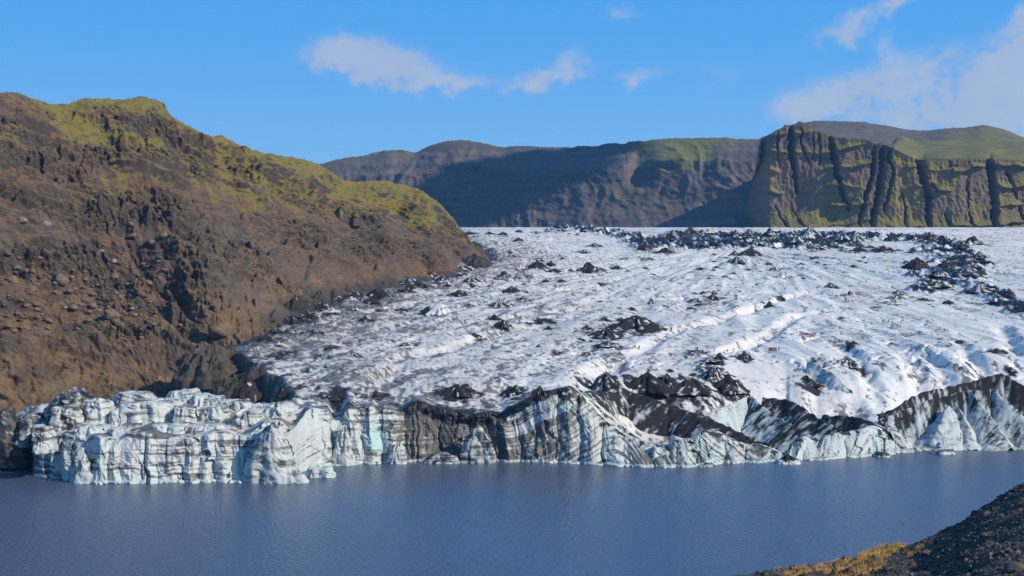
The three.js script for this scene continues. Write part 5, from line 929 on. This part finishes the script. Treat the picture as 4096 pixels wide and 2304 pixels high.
function bodySet(step, arm) { // step: stride, arm: swing
  const hipL = [-.09, .92, 0], hipR = [.09, .92, 0], kneeL = [-.10, .5, step * .28], kneeR = [.10, .5, -step * .12], anL = [-.10, .09, step * .24], anR = [.10, .09, -step * .36];
  const shL = [-.19, 1.42, 0], shR = [.19, 1.42, 0], elL = [-.26, 1.15, -arm * .12], elR = [.26, 1.15, arm * .12], haL = [-.24, .90, arm * .06 + .06], haR = [.24, .90, arm * .26 + .06];
  const cap = (a, ra, b, rb) => [...a, ra, ...b, rb];
  const body = blob([cap([0, .95, 0], .13, [0, 1.38, 0], .15), cap([0, 1.4, 0], .075, [0, 1.56, .01], .06), cap([0, 1.63, .015], .092, [0, 1.70, .01], .095), cap([0, 1.64, .105], .02, [0, 1.615, .115], .022), cap([-.09, 1.65, .01], .022, [-.09, 1.67, .01], .022), cap([.09, 1.65, .01], .022, [.09, 1.67, .01], .022), cap(hipL, .085, kneeL, .06), cap(kneeL, .058, anL, .042), cap(hipR, .085, kneeR, .06), cap(kneeR, .058, anR, .042),
    cap(shL, .06, elL, .042), cap(elL, .042, haL, .03), cap(shR, .06, elR, .042), cap(elR, .042, haR, .03), cap(haL, .035, [haL[0], haL[1] - .09, haL[2] + .02], .028), cap(haR, .035, [haR[0], haR[1] - .09, haR[2] + .02], .028), cap([haL[0] + .02, haL[1] - .03, haL[2] + .03], .014, [haL[0] + .03, haL[1] - .08, haL[2] + .06], .011), cap([haR[0] - .02, haR[1] - .03, haR[2] + .03], .014, [haR[0] - .03, haR[1] - .08, haR[2] + .06], .011)], 32);
  const jacket = blob([cap([-.05, .90, 0], .155, [-.07, 1.34, 0], .165), cap([.05, .90, 0], .155, [.07, 1.34, 0], .165), cap(shL, .09, elL, .07), cap(elL, .07, haL, .052), cap(shR, .09, elR, .07), cap(elR, .07, haR, .052), cap([0, 1.42, 0], .10, [0, 1.5, 0], .085)]);
  const trousers = blob([cap([-.05, .92, 0], .125, [.05, .92, 0], .125), cap(hipL, .11, kneeL, .085), cap(kneeL, .085, anL, .068), cap(hipR, .11, kneeR, .085), cap(kneeR, .085, anR, .068)]);
  const boots = blob([cap([anL[0], .06, anL[2] - .04], .055, [anL[0], .05, anL[2] + .15], .05), cap([anR[0], .06, anR[2] - .04], .055, [anR[0], .05, anR[2] + .15], .05)]);
  const hat = blob([cap([0, 1.715, 0], .108, [0, 1.735, -.01], .10)]);
  const pack = blob([cap([0, 1.08, -.2], .13, [0, 1.36, -.2], .12)]);
  return { body, jacket, trousers, boots, hat, pack };
}
const poses = [bodySet(.15, .2), bodySet(1, 1), bodySet(.05, -.5)];
const cloth = (r, g, b) => new THREE.MeshStandardMaterial({ color: new THREE.Color(r, g, b), roughness: .85 });
const skin = cloth(.45, .28, .2), C = { orange: cloth(.75, .16, .03), red: cloth(.6, .05, .05), maroon: cloth(.22, .03, .05), pink: cloth(.75, .16, .25), black: cloth(.02, .02, .025), navy: cloth(.03, .05, .13), blue: cloth(.05, .14, .42), white: cloth(.78, .78, .78), grey: cloth(.3, .3, .32), olive: cloth(.14, .12, .04), yellow: cloth(.65, .48, .06), peach: cloth(.78, .38, .25), brown: cloth(.14, .08, .04), green: cloth(.04, .12, .06) };
const ORD0 = ['first', 'second', 'third', 'fourth', 'fifth', 'sixth', 'seventh', 'eighth', 'ninth', 'tenth', 'eleventh', 'twelfth'];
function person(fx, fy, jc, pose, turn, label, group, packC) {
  const d = rayG(fx, fy), g = base('person'), s = poses[pose];
  g.position.set(PX(fx, d), G(PX(fx, d), d) - .03, -d); g.rotation.y = turn;
  const sc = .97 + rnd() * .1; g.scale.setScalar(sc);
  addMesh('body', s.body, skin, g); addMesh('jacket', s.jacket, C[jc], g); addMesh('trousers', s.trousers, [C.black, C.navy, C.grey, C.black][Math.floor(rnd() * 4)], g); addMesh('boots', s.boots, C.brown, g); addMesh('hat', s.hat, [C.white, C.orange, C.black, C.red][Math.floor(rnd() * 4)], g);
  if (packC) addMesh('backpack', s.pack, C[packC], g);
  return tag(g, label, 'person', group);
}
const parties = [ // [where, group, pose, facing, [fx, fy feet, colour] ...]
  ['in the row on the upper right ice', 'row of hikers on the upper right ice', 0, 0, [3374, 1209, 'peach', 3381, 1210, 'navy', 3386, 1210, 'grey', 3390, 1210, 'white', 3395, 1210, 'black', 3399, 1210, 'white', 3405, 1210, 'blue', 3411, 1210, 'red', 3415, 1210, 'orange']],
  ['in the line on the right slope', 'line of hikers on the right slope', 1, -1.2, [3530, 1290, 'green', 3535, 1290, 'navy', 3543, 1291, 'red', 3549, 1293, 'white', 3555, 1293, 'maroon', 3570, 1297, 'green', 3575, 1299, 'white', 3582, 1302, 'peach', 3586, 1305, 'white', 3592, 1308, 'maroon', 3602, 1310, 'navy']],
  ['in the loose ring at the far right', 'ring of hikers at the far right', 0, 1, [3736, 1325, 'white', 3743, 1328, 'olive', 3748, 1329, 'black', 3756, 1323, 'blue', 3762, 1322, 'brown', 3777, 1327, 'olive', 3781, 1327, 'brown', 3790, 1329, 'red']],
  ['in the brown and orange cluster', 'cluster of hikers with orange and brown jackets', 2, .6, [3209, 1358, 'black', 3214, 1358, 'navy', 3219, 1358, 'white', 3222, 1358, 'peach', 3228, 1353, 'black', 3238, 1349, 'brown', 3242, 1350, 'olive', 3247, 1349, 'maroon', 3251, 1344, 'red', 3254, 1346, 'orange', 3260, 1350, 'maroon']],
  ['in the tight orange and pink group', 'tight group in orange and pink jackets', 0, .2, [3077, 1404, 'olive', 3081, 1404, 'yellow', 3085, 1404, 'black', 3089, 1404, 'orange', 3093, 1401, 'red', 3096, 1405, 'pink', 3101, 1404, 'red', 3105, 1404, 'blue', 3116, 1404, 'navy']],
  ['beside the blue ice hollow', 'hikers beside the blue ice hollow', 0, .5, [2857, 1409, 'navy', 2894, 1414, 'white', 2899, 1414, 'white', 2911, 1411, 'orange', 2936, 1405, 'navy']],
  ['near the long low black mound', 'hikers near the long low black mound', 0, -.5, [2784, 1402, 'black', 2790, 1402, 'navy', 2811, 1413, 'black', 2815, 1419, 'grey']],
  ['in the dark clad group', 'dark clad group above the lower slope', 2, .8, [2525, 1396, 'white', 2530, 1396, 'grey', 2537, 1394, 'brown', 2541, 1394, 'black', 2553, 1397, 'black', 2558, 1398, 'navy']],
  ['walking on the middle left ice', 'walkers on the middle left ice', 1, .4, [2289, 1222, 'orange', 2307, 1242, 'olive', 2369, 1230, 'orange', 2381, 1229, 'navy']],
  ['by the long white gully', 'people by the long white gully', 0, .1, [2686, 1324, 'olive', 2715, 1314, 'red', 2721, 1313, 'orange']],
  ['in the small party by the dark belt', 'small party by the right dark belt', 2, .5, [3462, 1131, 'olive', 3467, 1131, 'yellow', 3471, 1130, 'white']],
];
for (const [where, group, pose, turn, list] of parties) {
  const n = list.length / 3;
  for (let i = 0; i < n; i++) person(list[3 * i], list[3 * i + 1], list[3 * i + 2], pose === 1 ? 1 : (pose + i) % 2 * 2, turn + (rnd() - .5), `person in ${list[3 * i + 2]} jacket, ${ORD0[i]} from left ${where}`, group, rnd() < .4 ? 'black' : null);
}
person(3033, 1387, 'olive', 0, .4, 'person in olive and orange clothes standing alone on the ice brink', null, 'orange');
{ // yellow bag on the low mound
  const d = rayG(2806, 1417), g = base('backpack', new THREE.Vector3(PX(2806, d), G(PX(2806, d), d), -d));
  const a = blob([[0, .2, 0, .2, 0, .5, 0, .17]], 24, .8, .4); addMesh('bag', a, C.yellow, g); addMesh('pocket', blob([[0, .22, .17, .1, 0, .34, .17, .09]], 24, .8, .4), C.black, g); tag(g, 'yellow backpack left on the long low black mound', 'backpack');
}
{ // gull on the water
  const g = base('gull', pt(197, 1922, EYE / ((1922 - 1152) / FOC)).setY(.05));
  addMesh('body', blob([[-.2, .1, 0, .05, .05, .12, 0, .11], [.05, .12, 0, .1, .2, .16, 0, .07], [.2, .2, 0, .05, .24, .27, 0, .055], [.27, .27, 0, .03, .34, .26, 0, .012]], 40, .6, .15), cloth(.8, .8, .8), g);
  for (const s of [-1, 1]) { const w = new THREE.Shape(); w.moveTo(.1, 0); w.quadraticCurveTo(.12, .35, -.1, .6); w.quadraticCurveTo(-.2, .3, -.12, 0); const wg = new THREE.ExtrudeGeometry(w, { depth: .015, bevelEnabled: false }); wg.rotateX(s * 1.1); wg.translate(0, .17, s * .06); addMesh('wing', wg, C.black, g); }
  g.scale.setScalar(1.1); tag(g, 'small gull on the water below the left end of the ice cliff', 'gull');
}

renderer.render(scene, camera);
